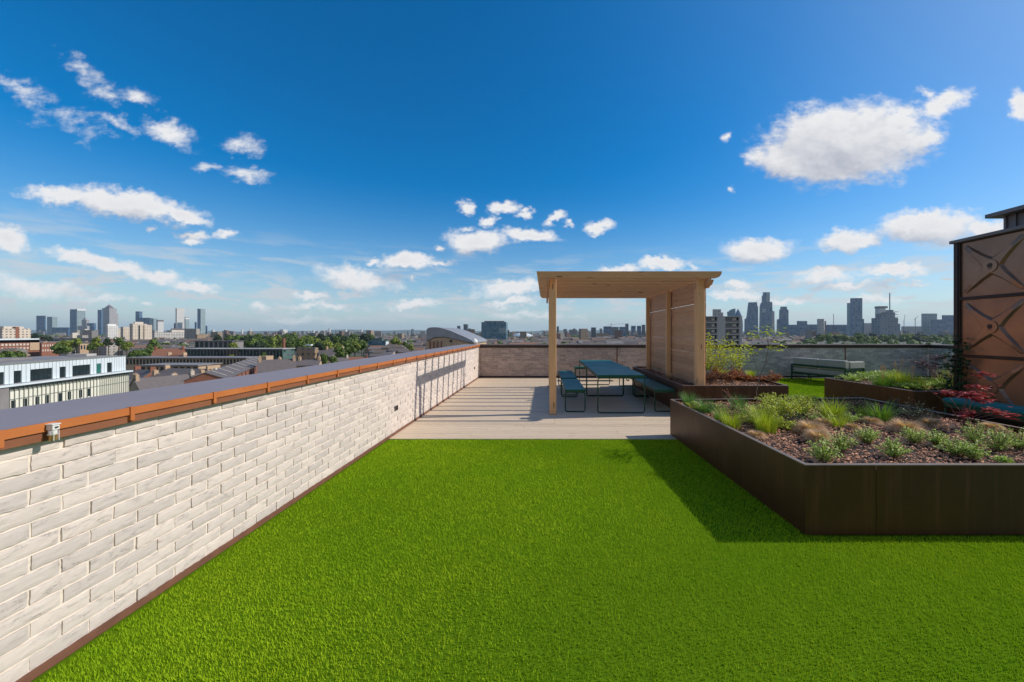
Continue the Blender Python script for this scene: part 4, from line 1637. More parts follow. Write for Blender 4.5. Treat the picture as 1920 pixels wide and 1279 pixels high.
def block(name, label, cat, px0, pm, px1, ytop, Y, mat, group=None, base=GROUND, depth=None, ybot=None, parent=None):
    """a box building: for things left of the vanishing point the front spans px0..pm at distance Y and the right side pm..px1;
    right of it the left side spans px0..pm and the front pm..px1"""
    left = pm < CX
    if left:
        x0, x1 = gx(px0, Y), gx(pm, Y)
        d = depth if px1 <= pm or px1 >= CX - 20 else x1 * F / (px1 - CX) - Y
    else:
        x0, x1 = gx(pm, Y), gx(px1, Y)
        d = depth if pm <= px0 or px0 <= CX + 20 else x0 * F / (px0 - CX) - Y
    if not d:
        d = abs(x1 - x0)
    d = min(max(d, 4), 220)
    zt = gz(ytop, Y)
    c = Vector(((x0 + x1) / 2, Y + d / 2, base))
    w = (x1 - x0) / 2
    zb = 0 if ybot is None else gz(ybot, Y) - base
    o = MB().box((-w, -d / 2, zb), (w, d / 2, zt - base), .5).build(name, mat, loc=c)
    if label:
        tag(o, label, cat, group)
    o['dims'] = (w, d / 2, zt - base)
    return o


def sub(o, name, mat, fx0, fx1, z0, z1, fy0=-1.0, fy1=1.0, out=0.0):
    """a part of a block, in fractions of its half width and half depth; z relative to its roof"""
    w, d, h = o['dims']
    return MB().box((fx0 * w, fy0 * d - out, h + z0), (fx1 * w, fy1 * d, h + z1), .5).build(name, mat, o)


T = 'tower'
# ---- eastern cluster, far left
YC = 2800
block('office_tower', 'dark blue slab tower at the far left of the left cluster', T, 68, 84, 86, 592, YC, FM['blueglass'])
block('office_tower', 'pale green glass tower right of the dark blue slab', T, 88, 98, 108, 594, YC + 80, FM['palegl'])
block('office_block', 'low dark blue office block between the two glass towers and the tall lit one', 'building', 98, 128, 131, 614, YC - 200, FM['blueglass'])
o = block('office_tower', 'tall tower with dark blue front and side coloured as sunlit glass, white crown', T, 131, 144, 160, 580, YC, FM['blueglass'])
sub(o, 'sunlit_side', FM['palegl'], 1.0, 1.03, -180, 0)  # paler glass puts the sunlight on this side into the colour
sub(o, 'crown', M['white_plastic'], .86, 1.1, -9, 4)
o = block('office_tower', 'small stepped stone tower right of the white crowned one', T, 153, 162, 167, 600, YC - 60, FM['steel'])
sub(o, 'upper_stage', FM['steel'], -.5, .3, 0, 14, -.5, .5)
block('office_tower', 'blue mid-height tower below the pyramid topped one', T, 163, 176, 180, 606, YC - 150, FM['blueglass'])
block('office_block', 'low stone office block under the stepped tower', 'building', 145, 163, 168, 611, YC - 250, FM['steel'])
block('office_tower', 'dark glass tower hugging the left of the pyramid topped one', T, 183, 190, 193, 581, YC - 20, FM['blueglass'])
o = block('office_tower', 'pale steel skyscraper with pyramid roof', T, 191, 205, 219, 578, YC + 60, FM['steel'])
w, d, h = o['dims']
mb = MB()
for a, b_ in (((-w, -d), (w, -d)), ((w, -d), (w, d)), ((w, d), (-w, d)), ((-w, d), (-w, -d))):
    mb.face([(a[0] * .75, a[1] * .75, h), (b_[0] * .75, b_[1] * .75, h), (0, 0, h + 30)])
mb.build('pyramid_roof', M['clad'], o)
block('office_tower', 'slim grey tower just right of the pyramid topped one', T, 216, 219, 222, 588, YC + 300, FM['steel'])
block('office_tower', 'slim blue tower behind the wide dark block', T, 254, 261, 267, 584, YC + 200, FM['blueglass'])
block('office_block', 'wide dark teal office block right of the slim blue tower', 'building', 257, 281, 283, 596, YC, FM['navy'])
block('office_tower', 'pale green glass block beside the wide dark one', 'building', 280, 288, 295, 597, YC - 40, FM['palegl'])
o = block('office_block', 'white and grey office block at the right of the left cluster', 'building', 293, 296, 307, 603, YC - 200, FM['white'])
sub(o, 'roof_plant', M['clad'], -.6, 1.0, 0, 12)
block('office_block', 'dark stub tower left of the tall white tower', T, 326, 330, 331, 606, YC + 100, FM['navy'])
o = block('residential_tower', 'tall plain white tower', T, 329, 331.5, 346, 579, YC, FM['white'])
sub(o, 'crown', M['stucco'], -1.02, 1.02, -8, 3)
o = block('residential_tower', 'shorter pale tower with dark cap beside the tall white one', T, 345, 348, 355, 597, YC + 60, FM['palegl'])
sub(o, 'roof_cap', M['clad'], -1, 1, 5, 9)
sub(o, 'white_band', M['white_plastic'], -1.03, 1.03, -6, 5, -1.02, 1.02)
block('residential_tower', 'narrow dark tower left of the twin toned one', T, 365, 368, 369, 604, YC + 100, FM['navy'])
o = block('residential_tower', 'tall twin-toned tower, dark front and pale side, right of the white tower', T, 370, 376, 385, 579, YC + 20, FM['blueglass'])
sub(o, 'pale_side', FM['palegl'], 1.0, 1.04, -200, 0)
block('residential_tower', 'small dark tower right of the twin-toned one', T, 385.5, 388, 389, 611, YC + 60, FM['navy'])

# ---- small pale blocks along the far left-hand horizon
for i, (a, b_, c, y, lab) in enumerate(((396, 399, 403, 619, 'pale block just right of the left cluster'), (420, 422, 424, 618, 'thin white tower above the first park trees'), (428, 430, 432, 620, 'second thin white tower, near the first'),
                                        (453, 454, 456, 618, 'thin white tower over the left end of the park'), (468, 469, 471, 616, 'thinner white tower, next over the park'), (524, 531, 539, 618, 'wide pale tower block over the middle of the park'),
                                        (586, 588, 590, 619, 'pale tower left of the twin white blocks'), (595, 597, 599, 620, 'left of the twin white blocks over the park'), (605, 606.5, 608, 618, 'right of the twin white blocks over the park'),
                                        (616, 618, 620, 616, 'faint blue tower on the far horizon'), (645, 648, 651, 618, 'pale tower left of the domed chimney'), (663, 665, 667, 621, 'small white block near the brick column'),
                                        (676, 678, 680, 618, 'pale tower just left of the teal building'), (706, 709, 711, 622, 'small white block above the teal building'), (771, 773, 776, 617, 'dark slim tower left of the curved roof'))):
    block('distant_tower', lab, T, a, b_, c, y, 3000 + 90 * (i % 5), FM['dark'] if i in (14,) else FM['white'], 'small towers along the horizon')

# ---- mid distance, left
o = block('tower_block', 'large cream tower block rising above the trees', 'building', 243, 249, 276, 607, 760, FM['cream'])
sub(o, 'dark_slot', M['glassd'], .9, 1.06, -46, -3, -.25, -.02)
sub(o, 'roof_storey', M['stucco'], -.5, .35, 0, 4, -.6, .6)
block('tower_block', 'left wing of the cream tower block', 'building', 226, 231, 247, 613, 780, FM['cream'])
block('tower_block', 'right wing of the cream tower block', 'building', 268, 271, 285, 609, 780, FM['cream'])
o = block('apartment_block', 'white apartment block left of the cream tower', 'building', 197, 202, 222, 611, 800, FM['white'])
sub(o, 'roof_storey', M['white_plastic'], -.9, .2, 0, 4, -.8, .8)
block('apartment_block', 'lower cream block filling the gap beside the cream tower', 'building', 216, 220, 233, 616, 820, FM['cream'])
block('apartment_block', 'small pinkish block under the stepped tower', 'building', 133, 136, 147, 624, 900, M['stucco'])
block('apartment_block', 'small white block before the blue towers', 'building', 157, 159, 166, 617, 1100, M['stucco'])
block('office_block', 'long white gridded office building', 'building', 284, 290, 364, 623, 1000, FM['grid'])
o = block('office_block', 'white roof pavilion behind the gridded office', 'building', 318, 322, 356, 619, 1150, M['stucco'])
sub(o, 'roof_plant', M['clad'], .1, .5, 0, 5)
block('apartment_block', 'cream block with chimneys right of the gridded office', 'building', 366, 370, 386, 627, 900, FM['brickpale'])


def wins_side(o, ny, z0, z1, mat, m=.35, name='window'):
    """individual windows on the right (+x) face"""
    w, d, h = o['dims']
    p = 2 * d / ny
    first = None
    for k in range(ny):
        if first is None:
            q = first = MB().box((-.05, -p * m, z0), (.12, p * m, z1), .5).build(name, mat, o)
        else:
            q = first.copy()
            S.collection.objects.link(q)
        q.location = (w, -d + (k + .5) * p, h)


def wins(o, nx, z0, z1, mat, m=.35, name='window'):
    """individual windows on the front (-y) face"""
    w, d, h = o['dims']
    p = 2 * w / nx
    first = None
    for k in range(nx):
        X = -w + (k + .5) * p
        if first is None:
            first = MB().box((-p * m, -.12, z0), (p * m, .05, z1), .5).build(name, mat, o)
            q = first
        else:
            q = first.copy()
            S.collection.objects.link(q)
        q.location = (X, -d, h)


o = block('apartment_block', 'cream stepped block above the brick flats at the far left', 'building', -34, 4, 58, 616, 430, FM['cream'])
sub(o, 'red_bay', M['redwall'], .5, 1.02, -14, 2, -.1, .15)
sub(o, 'roof_storey', M['stucco'], -.2, .7, 0, 2.5, -.7, .7)
o = block('apartment_block', 'brick flats with white top floor at the far left', 'building', -40, -6, 74, 638, 340, M['redwall'])
sub(o, 'white_storey', M['panelw'], -1.01, 1.0, -2.6, 1.2, -1.03, 1)
wins_side(o, 12, -5.2, -3.4, M['stucco'], .3)
wins_side(o, 12, -8.6, -6.9, M['stucco'], .3)
sub(o, 'corner_bay', M['stock'], .8, 1.06, -10, -2.7, .5, .98)
o = block('terrace_block', 'red brick flats with small white windows, right of the white-topped flats', 'building', 74, 78, 110, 643, 360, M['redwall'])
wins_side(o, 7, -3.6, -1.6, M['stucco'], .22)
wins_side(o, 7, -8.2, -6.2, M['stucco'], .22)
o = block('house', 'stone house between the dark trees', 'house', 147, 150, 172, 645, 420, M['stock'])
wins_side(o, 4, -6, -1.5, M['glassd'], .26)
block('long_shed', 'long low grey shed before the blue towers', 'building', 95, 185, 190, 634, 700, M['roofgrey'])


# ---- near left: two-storey glazed office wing across the street
def glass_office():
    C = Vector((-116.7, 106, 0))
    rz = math.atan2(-.966, .26)
    b = empty('office_building', (C.x, C.y, 0), rz)
    tag(b, 'long white panelled office with dark windows and ribbed glazing below', 'building')
    zt, zc2 = -4.9, -9.1

    def k(px):
        m_ = (px - CX) / F
        return (116.7 + 106 * m_) / (.26 + .966 * m_) * -1 if False else (-116.7 - 106 * m_) / (-.26 - .966 * m_)
    L = 46
    # upper storey shell and panels
    MB().box((0, -18, zc2), (L, -.25, zt - .05)).build('upper_storey', M['roofgrey'], b)
    MB().box((-.1, -18.2, zt - .04), (L, .1, zt + .12)).build('roof_edge', M['fin'], b)
    MB().box((1, -17, zt + .13), (L - 1, -1.2, zt + .3)).box((16, -12, zt + .31), (40, -7, zt + .8)).build('roof', M['roofgrey'], b)
    MB().box((20, -15, zt + .31), (44, -13, zt + .7)).build('roof_strip', M['concrete'], b)
    MB().box((2, -9, zt + .31), (5, -5, zt + .9)).build('roof_light', M['concrete'], b)
    wpx = [(-40, -12), (-2, 8), (26, 40.5), (57, 98.5), (112, 123.5), (136, 169.5), (181, 190), (201, 210)]
    wk = sorted([(k(c), k(a)) for a, c in wpx])
    edges = [0.0]
    for a, c in wk:
        edges += [a, c]
    edges.append(L)
    for j in range(0, len(edges), 2):
        a, c = edges[j], edges[j + 1]
        n = max(1, round((c - a) / .75))
        mb = MB()
        for q in range(n):
            mb.box((a + (c - a) * q / n + .05, -.24, zc2 + .25), (a + (c - a) * (q + 1) / n - .05, 0, zt - .05), rnd.random())
        mb.build('wall_panel', M['panelw'], b)
    for j, (a, c) in enumerate(wk):
        h0 = zc2 + .35
        h1 = zt - 1.45
        MB().box((a + .04, -.22, h0), (c - .04, -.12, h1)).build('window', M['glasst'] if j == 1 else M['glassd'], b)
        n = max(1, round((c - a) / .95))
        mb, md = MB(), MB()
        for q in range(n):
            mb.box((a + (c - a) * q / n + .05, -.24, h1 + .05), (a + (c - a) * (q + 1) / n - .05, 0, zt - .05), rnd.random())
        if n > 1:
            for q in range(1, n):
                md.box((a + (c - a) * q / n - .03, -.119, h0), (a + (c - a) * q / n + .03, -.09, h1))
        mb.build('wall_panel', M['panelw'], b)
        if n > 1:
            md.build('mullion', M['glassd'], b)
    # canopy and recessed dark band, then the finned screen
    MB().box((-1.2, -18.2, zc2 - .25), (L, .9, zc2 + .12)).build('canopy', M['panelw'], b)
    MB().box((-1.0, -17.5, zc2 - 1.35), (L, -.1, zc2 - .26)).build('dark_band', M['fin'], b)
    MB().box((-1.0, -18, GROUND), (30.2, -.02, zc2 - 1.36)).build('glazed_screen', M['screen'], b)
    MB().box((30.25, -18, GROUND), (L, .6, zc2 - .3)).build('end_pier', M['roofgrey'], b)
    x = -.95
    j = 0
    while x < 30 and j < 98:
        MB().box((x - .03, -.018, -17.5), (x + .03, .16, zc2 - .3)).build('fin', M['fin'], b)
        x += .92 if x > 8 else .62
        j += 1
    mb = MB().box((-1, -.018, -12.15), (30, .05, -12.0))
    mb.build('transom', M['fin'], b)
    for q in (25, 47, 70, 88, 113, 130, 151, 167):
        a = k(q)
        MB().box((a - .42, -.018, -14.2), (a + .42, .03, -12.3)).build('window', M['glassd'], b)


glass_office()


def gable_house(name, label, cat, c, L, D, he, hr, rz, wall, roof, group=None, chim=2, base=GROUND, windows=0, rooflights=0):
    """pitched roof building: ridge along local x"""
    h = empty(name, (c[0], c[1], base), rz)
    if label:
        tag(h, label, cat, group)
    mb = MB().prism([(-D / 2, 0), (D / 2, 0), (D / 2, he), (0, hr - .15), (-D / 2, he)], -L / 2, L / 2, .5, axis='x')
    mb.build('wall', wall, h)
    r_ = MB()
    sl = (hr - he) / (D / 2)
    for s_ in (-1, 1):
        y1 = s_ * (D / 2 + .35)
        z1 = he - .35 * sl
        a = [(-L / 2 - .2, 0, hr + .1), (L / 2 + .2, 0, hr + .1), (L / 2 + .2, y1, z1 + .1), (-L / 2 - .2, y1, z1 + .1)]
        b_ = [(p[0], p[1], p[2] - .22) for p in a]
        i = len(r_.v)
        r_.v.extend(a + b_)
        for q in ((0, 1, 2, 3), (4, 7, 6, 5), (0, 4, 5, 1), (1, 5, 6, 2), (2, 6, 7, 3), (3, 7, 4, 0)):
            r_.f.append(tuple(i + t_ for t_ in q))
            r_.t.append(rnd.random() * .3 + .3)
    ro = r_.build('roof', roof, h)
    for k in range(chim):
        x = -L / 2 + .5 if k == 0 else L / 2 - .5
        if k > 1:
            x = 0
        cb = MB().box((x - .45, -.9, hr - 1.2), (x + .45, .9, hr + 1.3))
        for j in range(3):
            cb.lathe([(.14, 0), (.11, .5)], (x, -.55 + .55 * j, hr + 1.3), 6)
        cb.build('chimney', wall, ro)
    for k in range(windows):
        x = -L / 2 + (k + .5) * L / windows
        for s_ in (-1, 1):
            MB().box((x - .5, s_ * (D / 2) - .06, he - 2.2), (x + .5, s_ * (D / 2) + .06, he - .6)).build('window', M['glassd'], h)
    for k in range(rooflights):
        x = -L / 2 + (k + .5) * L / rooflights
        MB().face([(x - .35, .4 * 1, hr + .28 - .4 * sl), (x + .35, .4, hr + .28 - .4 * sl), (x + .35, D / 2 - .5, he + .5 * sl + .28), (x - .35, D / 2 - .5, he + .5 * sl + .28)]).face([(x - .35, -.4, hr + .28 - .4 * sl), (x + .35, -.4, hr + .28 - .4 * sl), (x + .35, -D / 2 + .5, he + .5 * sl + .28), (x - .35, -D / 2 + .5, he + .5 * sl + .28)][::-1]).build('rooflight', M['stucco'], ro)
    return h


def P2(px, Y):
    return (gx(px, Y), Y)


# long viaduct-like building with a row of dark openings, and the green-clad roof behind
def long_building(name, label, px0, px1, yt, yb, Y, dirz, mat, roofm, nwin, base=GROUND, depth=12, rz=0.0, cat='building'):
    x0, x1 = gx(px0, Y), gx(px1, Y)
    L = x1 - x0
    zt, zb = gz(yt, Y) - base, gz(yb, Y) - base
    b = empty(name, (x0, Y, base), rz)
    tag(b, label, cat)
    MB().box((0, 0, 0), (L, depth, zt), .5).build('wall', mat, b)
    MB().box((-.6, -.8, zt + .002), (L + .6, depth + .6, zt + .45), .5).build('roof', roofm, b)
    p = L / nwin
    f = None
    for k in range(nwin):
        if f is None:
            q = f = MB().box((-p * .3, -.1, zb + .2), (p * .3, .1, zt - .5), .5).build('window', M['glassd'], b)
        else:
            q = f.copy()
            S.collection.objects.link(q)
        q.location = ((k + .5) * p, 0, 0)
    return b


long_building('long_building', 'long dark-roofed building with a row of square windows behind the glazed office', 236, 462, 672, 684, 215, 0, M['stock'], M['roofgrey'], 36)
long_building('long_building', 'long green-clad building with a pale flat roof before the park', 345, 530, 655, 672, 262, 0, FM['greenclad'], M['concrete'], 30)
long_building('long_building', 'dark brick range with tall chimneys behind the green-clad building', 365, 436, 640, 652, 330, 0, M['roofgrey'], M['slate'], 8)
long_building('warehouse', 'flat-topped brown brick warehouse below the row of windows', 262, 372, 686, 697, 178, 0, M['stock'], M['roofgrey'], 9)

rz30 = R(-62)
gable_house('warehouse', 'dark slate-roofed warehouse with slanting pale rooflights and red wall', 'building', (-116.9, 143.9), 80, 9, 14.2, 16.2, R(119.3), M['redwall'], M['slate'], chim=0, rooflights=9, windows=12)
gable_house('stone_building', 'gabled stone building with tall buttresses left of the park trees', 'building', P2(520, 150), 12, 9, 12.5, 17.0, R(35), M['stock'], M['slate'], chim=2, windows=3)
gable_house('stone_building', 'buff brick building with a row of piers beside the gabled one', 'building', P2(562, 168), 16, 9, 13.5, 15.5, R(20), M['stock'], M['slate'], chim=3, windows=4)
o = block('stone_building', 'pale building with raised white roof canopy in the left middle ground', 'building', 556, 590, 593, 652, 235, FM['brickpale'])
sub(o, 'roof_canopy', M['panelw'], -.1, .5, 1.2, 2.0, -.6, .4)
o = block('yellow_sign_board', 'sunlit yellow hoarding by the slate-roofed warehouse', 'hoarding', 486, 499, 500, 668, 150, M['stock'], base=-14, depth=1)

hid = [('white gabled cottage right of the glazed office', 262, 150, 12, 7, 7.5, 9.5, 30, 'stucco', 'slate'),
       ('brown brick house with orange chimney right of the glazed office', 272, 160, 12, 8, 9, 12, -20, 'redwall', 'slate'),
       ('slate roofed house with big gable by the parapet', 310, 132, 16, 10, 7.5, 12.5, 70, 'stock', 'slate'),
       ('dark roofed house behind the big gable', 335, 150, 18, 9, 8, 11.5, 5, 'stock', 'slate'),
       ('white fronted house end under the slate-roofed warehouse', 382, 142, 8, 8, 10.5, 12.5, 60, 'stucco', 'slate'),
       ('low dark roof between the warehouse and the row of windows', 352, 165, 22, 10, 9, 12, -8, 'stock', 'slate'),
       ('dark slate roof below the brown warehouse', 290, 146, 14, 8, 8.0, 10.5, 10, 'stock', 'slate'),
       ('red brick house with turret roof left of the green-clad building', 318, 240, 14, 9, 13, 17.5, 25, 'redwall', 'tile'),
       ('orange roofed house left of the green-clad building', 332, 225, 12, 8, 11.5, 14.5, -10, 'stock', 'tile'),
       ('cluttered brick house with white dormers at the park edge', 628, 240, 10, 8, 13, 17.5, 15, 'stock', 'slate'),
       ('dark slate terrace at the park edge', 600, 262, 18, 9, 12, 15.5, 8, 'stock', 'slate'),
       ('stone fronted house in front of the dormered one', 638, 215, 8, 7, 11.5, 13.5, 40, 'stucco', 'slate'),
       ('red terrace near the parapet at the foot of the trees', 668, 260, 14, 8, 8, 11, 20, 'redwall', 'tile')]
for lab, px, Y, L, D, he, hr, a, wm, rm in hid:
    gable_house('house', lab, 'house', P2(px, Y), L, D, he, hr, R(a), M[wm], M[rm], 'low houses beyond the left parapet', windows=2)

o = block('office_building', 'teal glazed office block standing left of the curved hall', 'building', 691, 723, 728, 639, 430, FM['tealglass'])
sub(o, 'white_flank', M['panelw'], .96, 1.04, -13, -1, -1.02, 1)
sub(o, 'roof_plant', FM['greenclad'], -.6, .5, 0, 3, -.6, .6)


def curved_hall():
    Y = 150
    D = 34
    top = [(799, 634), (800, 617), (804, 614.5), (812, 613.5), (822, 614), (834, 617), (846, 621), (860, 627), (874, 633), (884, 638), (889, 642)]
    c = at(844, 624, Y)
    b = empty('curved_hall', (c.x, Y, GROUND))
    tag(b, 'grey hall with sweeping curved roof just beyond the left parapet corner', 'building')
    T_ = [(gx(px, Y) - c.x, gz(py, Y) - GROUND) for px, py in top]
    low = [(gx(px, Y) - c.x, gz(py, Y) - GROUND) for px, py in ((889, 644), (870, 640), (850, 635), (832, 631.5), (815, 632), (799, 640))]
    MB().prism(T_ + low, 0, D, .5, axis='y').build('roof', mat_simple('zinc_roof', (.33, .33, .34), (.26, .26, .27), .5, .2, nscale=.3), b)
    wallp = [(gx(px, Y) - c.x, gz(py, Y) - GROUND) for px, py in ((798, 641), (815, 632.6), (832, 632.2), (850, 635.6), (870, 640.6), (887, 644.4))]
    wl = [(wallp[-1][0], 0), (wallp[0][0], 0)]
    MB().prism([(p[0], p[1] - .1) for p in wallp] + wl, .5, D, .5, axis='y').build('wall', M['stock'], b)
    for px in (806, 813, 820, 827):
        x = gx(px, Y) - c.x
        MB().box((x - .25, .2, 6), (x + .25, .499, gz(640, Y) - GROUND)).build('pier', M['redwall'], b)
    x = gx(845, Y) - c.x
    MB().box((x - .5, .3, gz(642, Y) - GROUND), (x + .5, .499, gz(637.5, Y) - GROUND)).build('window', M['glassd'], b)
    e = MB().lathe([(1.3, 0), (1.3, .8), (1.0, 1.5), (.5, 1.9), (.1, 2.0)], (gx(887, Y) - c.x, 3, gz(644.5, Y) - GROUND), 12)
    e.build('white_dome', M['white_plastic'], b, smooth=True)


curved_hall()
block('residential_tower', 'short dark tower, left of the pair behind the curved roof', T, 857, 862, 863.5, 611, 2300, FM['dark'])
block('residential_tower', 'taller dark tower, right of the pair behind the curved roof', T, 869, 876, 878, 608, 2300, FM['dark'])
block('residential_tower', 'small dark block beside the taller of the pair', T, 878.5, 881.5, 883, 616, 2350, FM['dark'])
o = block('office_block', 'large blue-green glass box seen left of the pergola', 'building', 902.5, 949, 952, 604, 950, FM['tealglass'])
sub(o, 'glass_bay', FM['palegl'], .45, 1.0, -28, -14, -1.05, -1, .5)
sub(o, 'roof_plant', M['clad'], -.8, .8, 0, 3, -.7, .7)
mb = MB().lathe([(48, 0), (48, 14), (38, 21), (22, 25), (2, 27)], seg=24)
o = mb.build('arena', M['panelw'], loc=(gx(980, 1900), 1900, GROUND))
tag(o, 'low white domed arena right of the blue-green glass box', 'building')

# ---- skyline seen under the pergola
for a, b_, c, y, Y, m, lab in ((1044, 1044, 1048, 612, 2000, 'dark', 'dark tower touching the front pergola post'), (1056, 1057, 1063, 617, 2200, 'grey', 'small grey tower right of the front post'),
                               (1067, 1068, 1082, 618, 2100, 'grey', 'broad grey block, second from the front post'), (1074, 1074.5, 1079, 616, 2150, 'grey', 'small tower rising behind the broad grey block'),
                               (1108, 1109, 1117.5, 614, 1500, 'dark', 'dark glass tower in the middle of the pergola opening'), (1124, 1125, 1129, 616, 2200, 'grey', 'slim grey tower right of the dark glass one'),
                               (1131, 1132, 1146, 612, 2000, 'navy', 'wide slab, left half, under the pergola'), (1146, 1147, 1160, 613, 2050, 'grey', 'wide slab, right half, under the pergola'),
                               (1161, 1162, 1174, 613, 1900, 'navy', 'blue block right of the wide slab'), (1172, 1173, 1178.5, 607, 2000, 'dark', 'tallest tower in the pergola opening'),
                               (1183, 1184, 1192, 611, 2000, 'navy', 'first of three towers beside the rear post'), (1194, 1195, 1202, 611, 2050, 'navy', 'second of three towers beside the rear post'),
                               (1203, 1204, 1210, 609, 2000, 'dark', 'third of three towers, touching the rear post'), (1178, 1179, 1212, 628, 1250, 'grey', 'long pale low office at the right of the opening'),
                               (1090, 1091, 1108, 622, 1700, 'cream', 'low cream block left of the dark glass tower'), (1118, 1119, 1142, 625, 1600, 'brickpale', 'low brown block right of the dark glass tower')):
    block('distant_tower', lab, 'building', a, b_, c, y, Y, FM[m], 'skyline seen through the pergola', depth=18)


# ---- right of the pergola: pale concrete flats
def concrete_flats():
    Y = 185
    x0, x1 = gx(1318, Y), gx(1391, Y)
    c = ((x0 + x1) / 2)
    b = empty('apartment_block', (c, Y, GROUND))
    tag(b, 'pale concrete flats with dark recessed balconies right of the pergola', 'building')
    X = lambda px: gx(px, Y) - c
    zt = gz(594.5, Y) - GROUND
    MB().box((X(1318), 1.4, 0), (X(1391), 16, zt)).build('wall', M['concrete'], b)
    for a, d in ((1318, 1323.5), (1345, 1360), (1386.5, 1391)):
        MB().box((X(a), 0, 0), (X(d), 1.398, zt - .02)).build('pier', M['concrete'], b)
    MB().box((X(1318) - .2, -.15, zt + .002), (X(1391) + .2, 16.2, zt + .35)).build('roof', M['concrete'], b)
    k = 0
    z = zt
    while z > 6:
        for a, d in ((1323.5, 1345), (1360, 1386.5)):
            MB().box((X(a) + .01, 1.30, z - 2.45), (X(d) - .01, 1.395, z - .12)).build('window', M['glassd'], b)
            w = X(d) - X(a)
            MB().box((X(a) + w * .58, 1.1, z - 2.4), (X(a) + w * .85, 1.29, z - .5)).build('blind', M['stucco'], b)
            MB().box((X(a) + .01, .05, z - 2.9), (X(d) - .01, 1.29, z - 2.46)).build('balcony', M['concrete'], b)
            MB().box((X(a) + .01, .04, z - 2.44), (X(d) - .01, .09, z - 1.65)).build('railing', M['clad'], b)
        z -= 2.92
        k += 1


concrete_flats()
o = block('office_tower', 'grey tower peeking over the concrete flats', T, 1336, 1337, 1352, 580, 1400, FM['steel'])
block('office_tower', 'lower step at the right of the grey tower over the flats', T, 1350, 1351, 1356, 586, 1410, FM['steel'])


def shape_tower(name, label, prof, Y, D, mat, dx=0):
    """outline in photo pixels, real thickness D"""
    cx_ = sum(p[0] for p in prof) / len(prof)
    c = gx(cx_, Y)
    P = [(gx(px, Y) - c, (GROUND if py is None else gz(py, Y)) - GROUND) for px, py in prof]
    o = MB().prism(P, 0, D, .5, axis='y').build(name, mat, loc=(c, Y, GROUND))
    return tag(o, label, T)


YR = 2500
shape_tower('office_tower', 'bright blue glass tower with slanting top over the flats', [(1364, None), (1366, 592), (1365, 585), (1368, 584), (1371, 581), (1376, 579), (1379, 578.5), (1379.5, None)][::-1], YR, 16, FM['tealglass'])


def bullet():
    r = (1396 - 1380) / 2 / F * YR
    zt = gz(578, YR) - GROUND
    prof = []
    for k in range(13):
        u = k / 12
        rr = r * (.86 + .14 * math.sin(min(1, u / .45) * math.pi / 2)) if u < .45 else r * math.cos((u - .45) / .55 * math.pi / 2) ** .8
        prof.append((max(rr, .5), zt * (1 - (1 - u) * 1.0) if True else 0))
    o = MB().lathe(prof, seg=20).build('office_tower', FM['navy'], loc=(gx(1388, YR), YR + r, GROUND), smooth=True)
    tag(o, 'bullet-shaped rounded tower behind the right edge of the flats', T)


bullet()
shape_tower('office_tower', 'dark tapering wedge tower left of the tallest one', [(1398, None), (1398.5, 598), (1401, 597), (1402, 595), (1405.5, 567), (1419.5, 566.5), (1420, 573), (1421.5, 576), (1421.8, None)][::-1], YR, 18, FM['navy'])
o = shape_tower('office_tower', 'tallest stepped glass skyscraper of the right cluster', [(1426, None), (1427, 575), (1429, 568), (1431, 567), (1431, 554), (1433, 553.5), (1433, 548), (1443.5, 548), (1443.5, 566), (1448, 566.5), (1448.5, 583), (1452, 584), (1452.5, None)][::-1], YR, 18, FM['navy'])
MB().box((-6, -1.2, gz(566, YR) - GROUND), (16, -.05, gz(549, YR) - GROUND)).build('glass_screen', FM['palegl'], o)
MB().box((-34, -1.2, gz(586, YR) - GROUND), (-8, -.05, gz(579, YR) - GROUND)).build('lower_glass', FM['palegl'], o)
MB().box((30, -1.2, 0), (44, -.05, gz(584, YR) - GROUND)).build('pale_flank', FM['steel'], o)
shape_tower('office_tower', 'dark slab tower with pale flank right of the tallest one', [(1459, None), (1459.5, 599), (1463.5, 598), (1464, 581), (1466, 580), (1466, 575), (1475.5, 575), (1475.5, 580), (1478.5, 581), (1478.8, None)][::-1], YR, 18, FM['navy'])
for a, b_, c, y, Y, m, lab in ((1478, 1479, 1494, 609, 2300, 'navy', 'low blue block right of the dark slab tower'), (1494, 1495, 1513.5, 602, 2400, 'navy', 'blue box with raised roof in the gap of the right skyline'),
                               (1513, 1514, 1533, 608.5, 2300, 'navy', 'low blue block before the pinkish tower'), (1532, 1536, 1545, 598, 1700, 'steel', 'pinkish grey stone tower in the middle of the right skyline'),
                               (1546, 1547, 1549, 602, 1720, 'brick', 'thin red-brown tower attached to the pinkish one'), (1549, 1550, 1590, 609, 2200, 'navy', 'long low blue mass left of the twin towers'),
                               (1588, 1592, 1597, 568, 2010, 'palegl', 'pale back tower of the twin pair'), (1594, 1599, 1617, 559, 1900, 'blueglass', 'tall dark front tower of the twin pair'),
                               (1616, 1617, 1620, 598, 2000, 'navy', 'stub attached to the right of the twin pair'), (1620, 1621, 1650, 606, 2300, 'steel', 'pale low office right of the twin towers'),
                               (1636, 1637, 1650, 601, 2400, 'navy', 'blue block left of the construction tower'), (1728, 1729, 1757, 588, 1900, 'palegl', 'pale blue-green slab at the far right skyline'),
                               (1747, 1748, 1776, 599, 1850, 'navy', 'lower blue block between the two far right slabs'), (1766, 1768, 1788, 591, 1950, 'blueglass', 'blue slab nearest the tank'),
                               (1788, 1789, 1812, 609.5, 2000, 'navy', 'low blue block meeting the tank'), (1690, 1691, 1728, 612, 2100, 'steel', 'low pale roofs between construction and the far right slabs')):
    block('office_block' if y > 600 else 'office_tower', lab, T if y < 600 else 'building', a, b_, c, y, Y, FM[m], 'right hand skyline', depth=40)


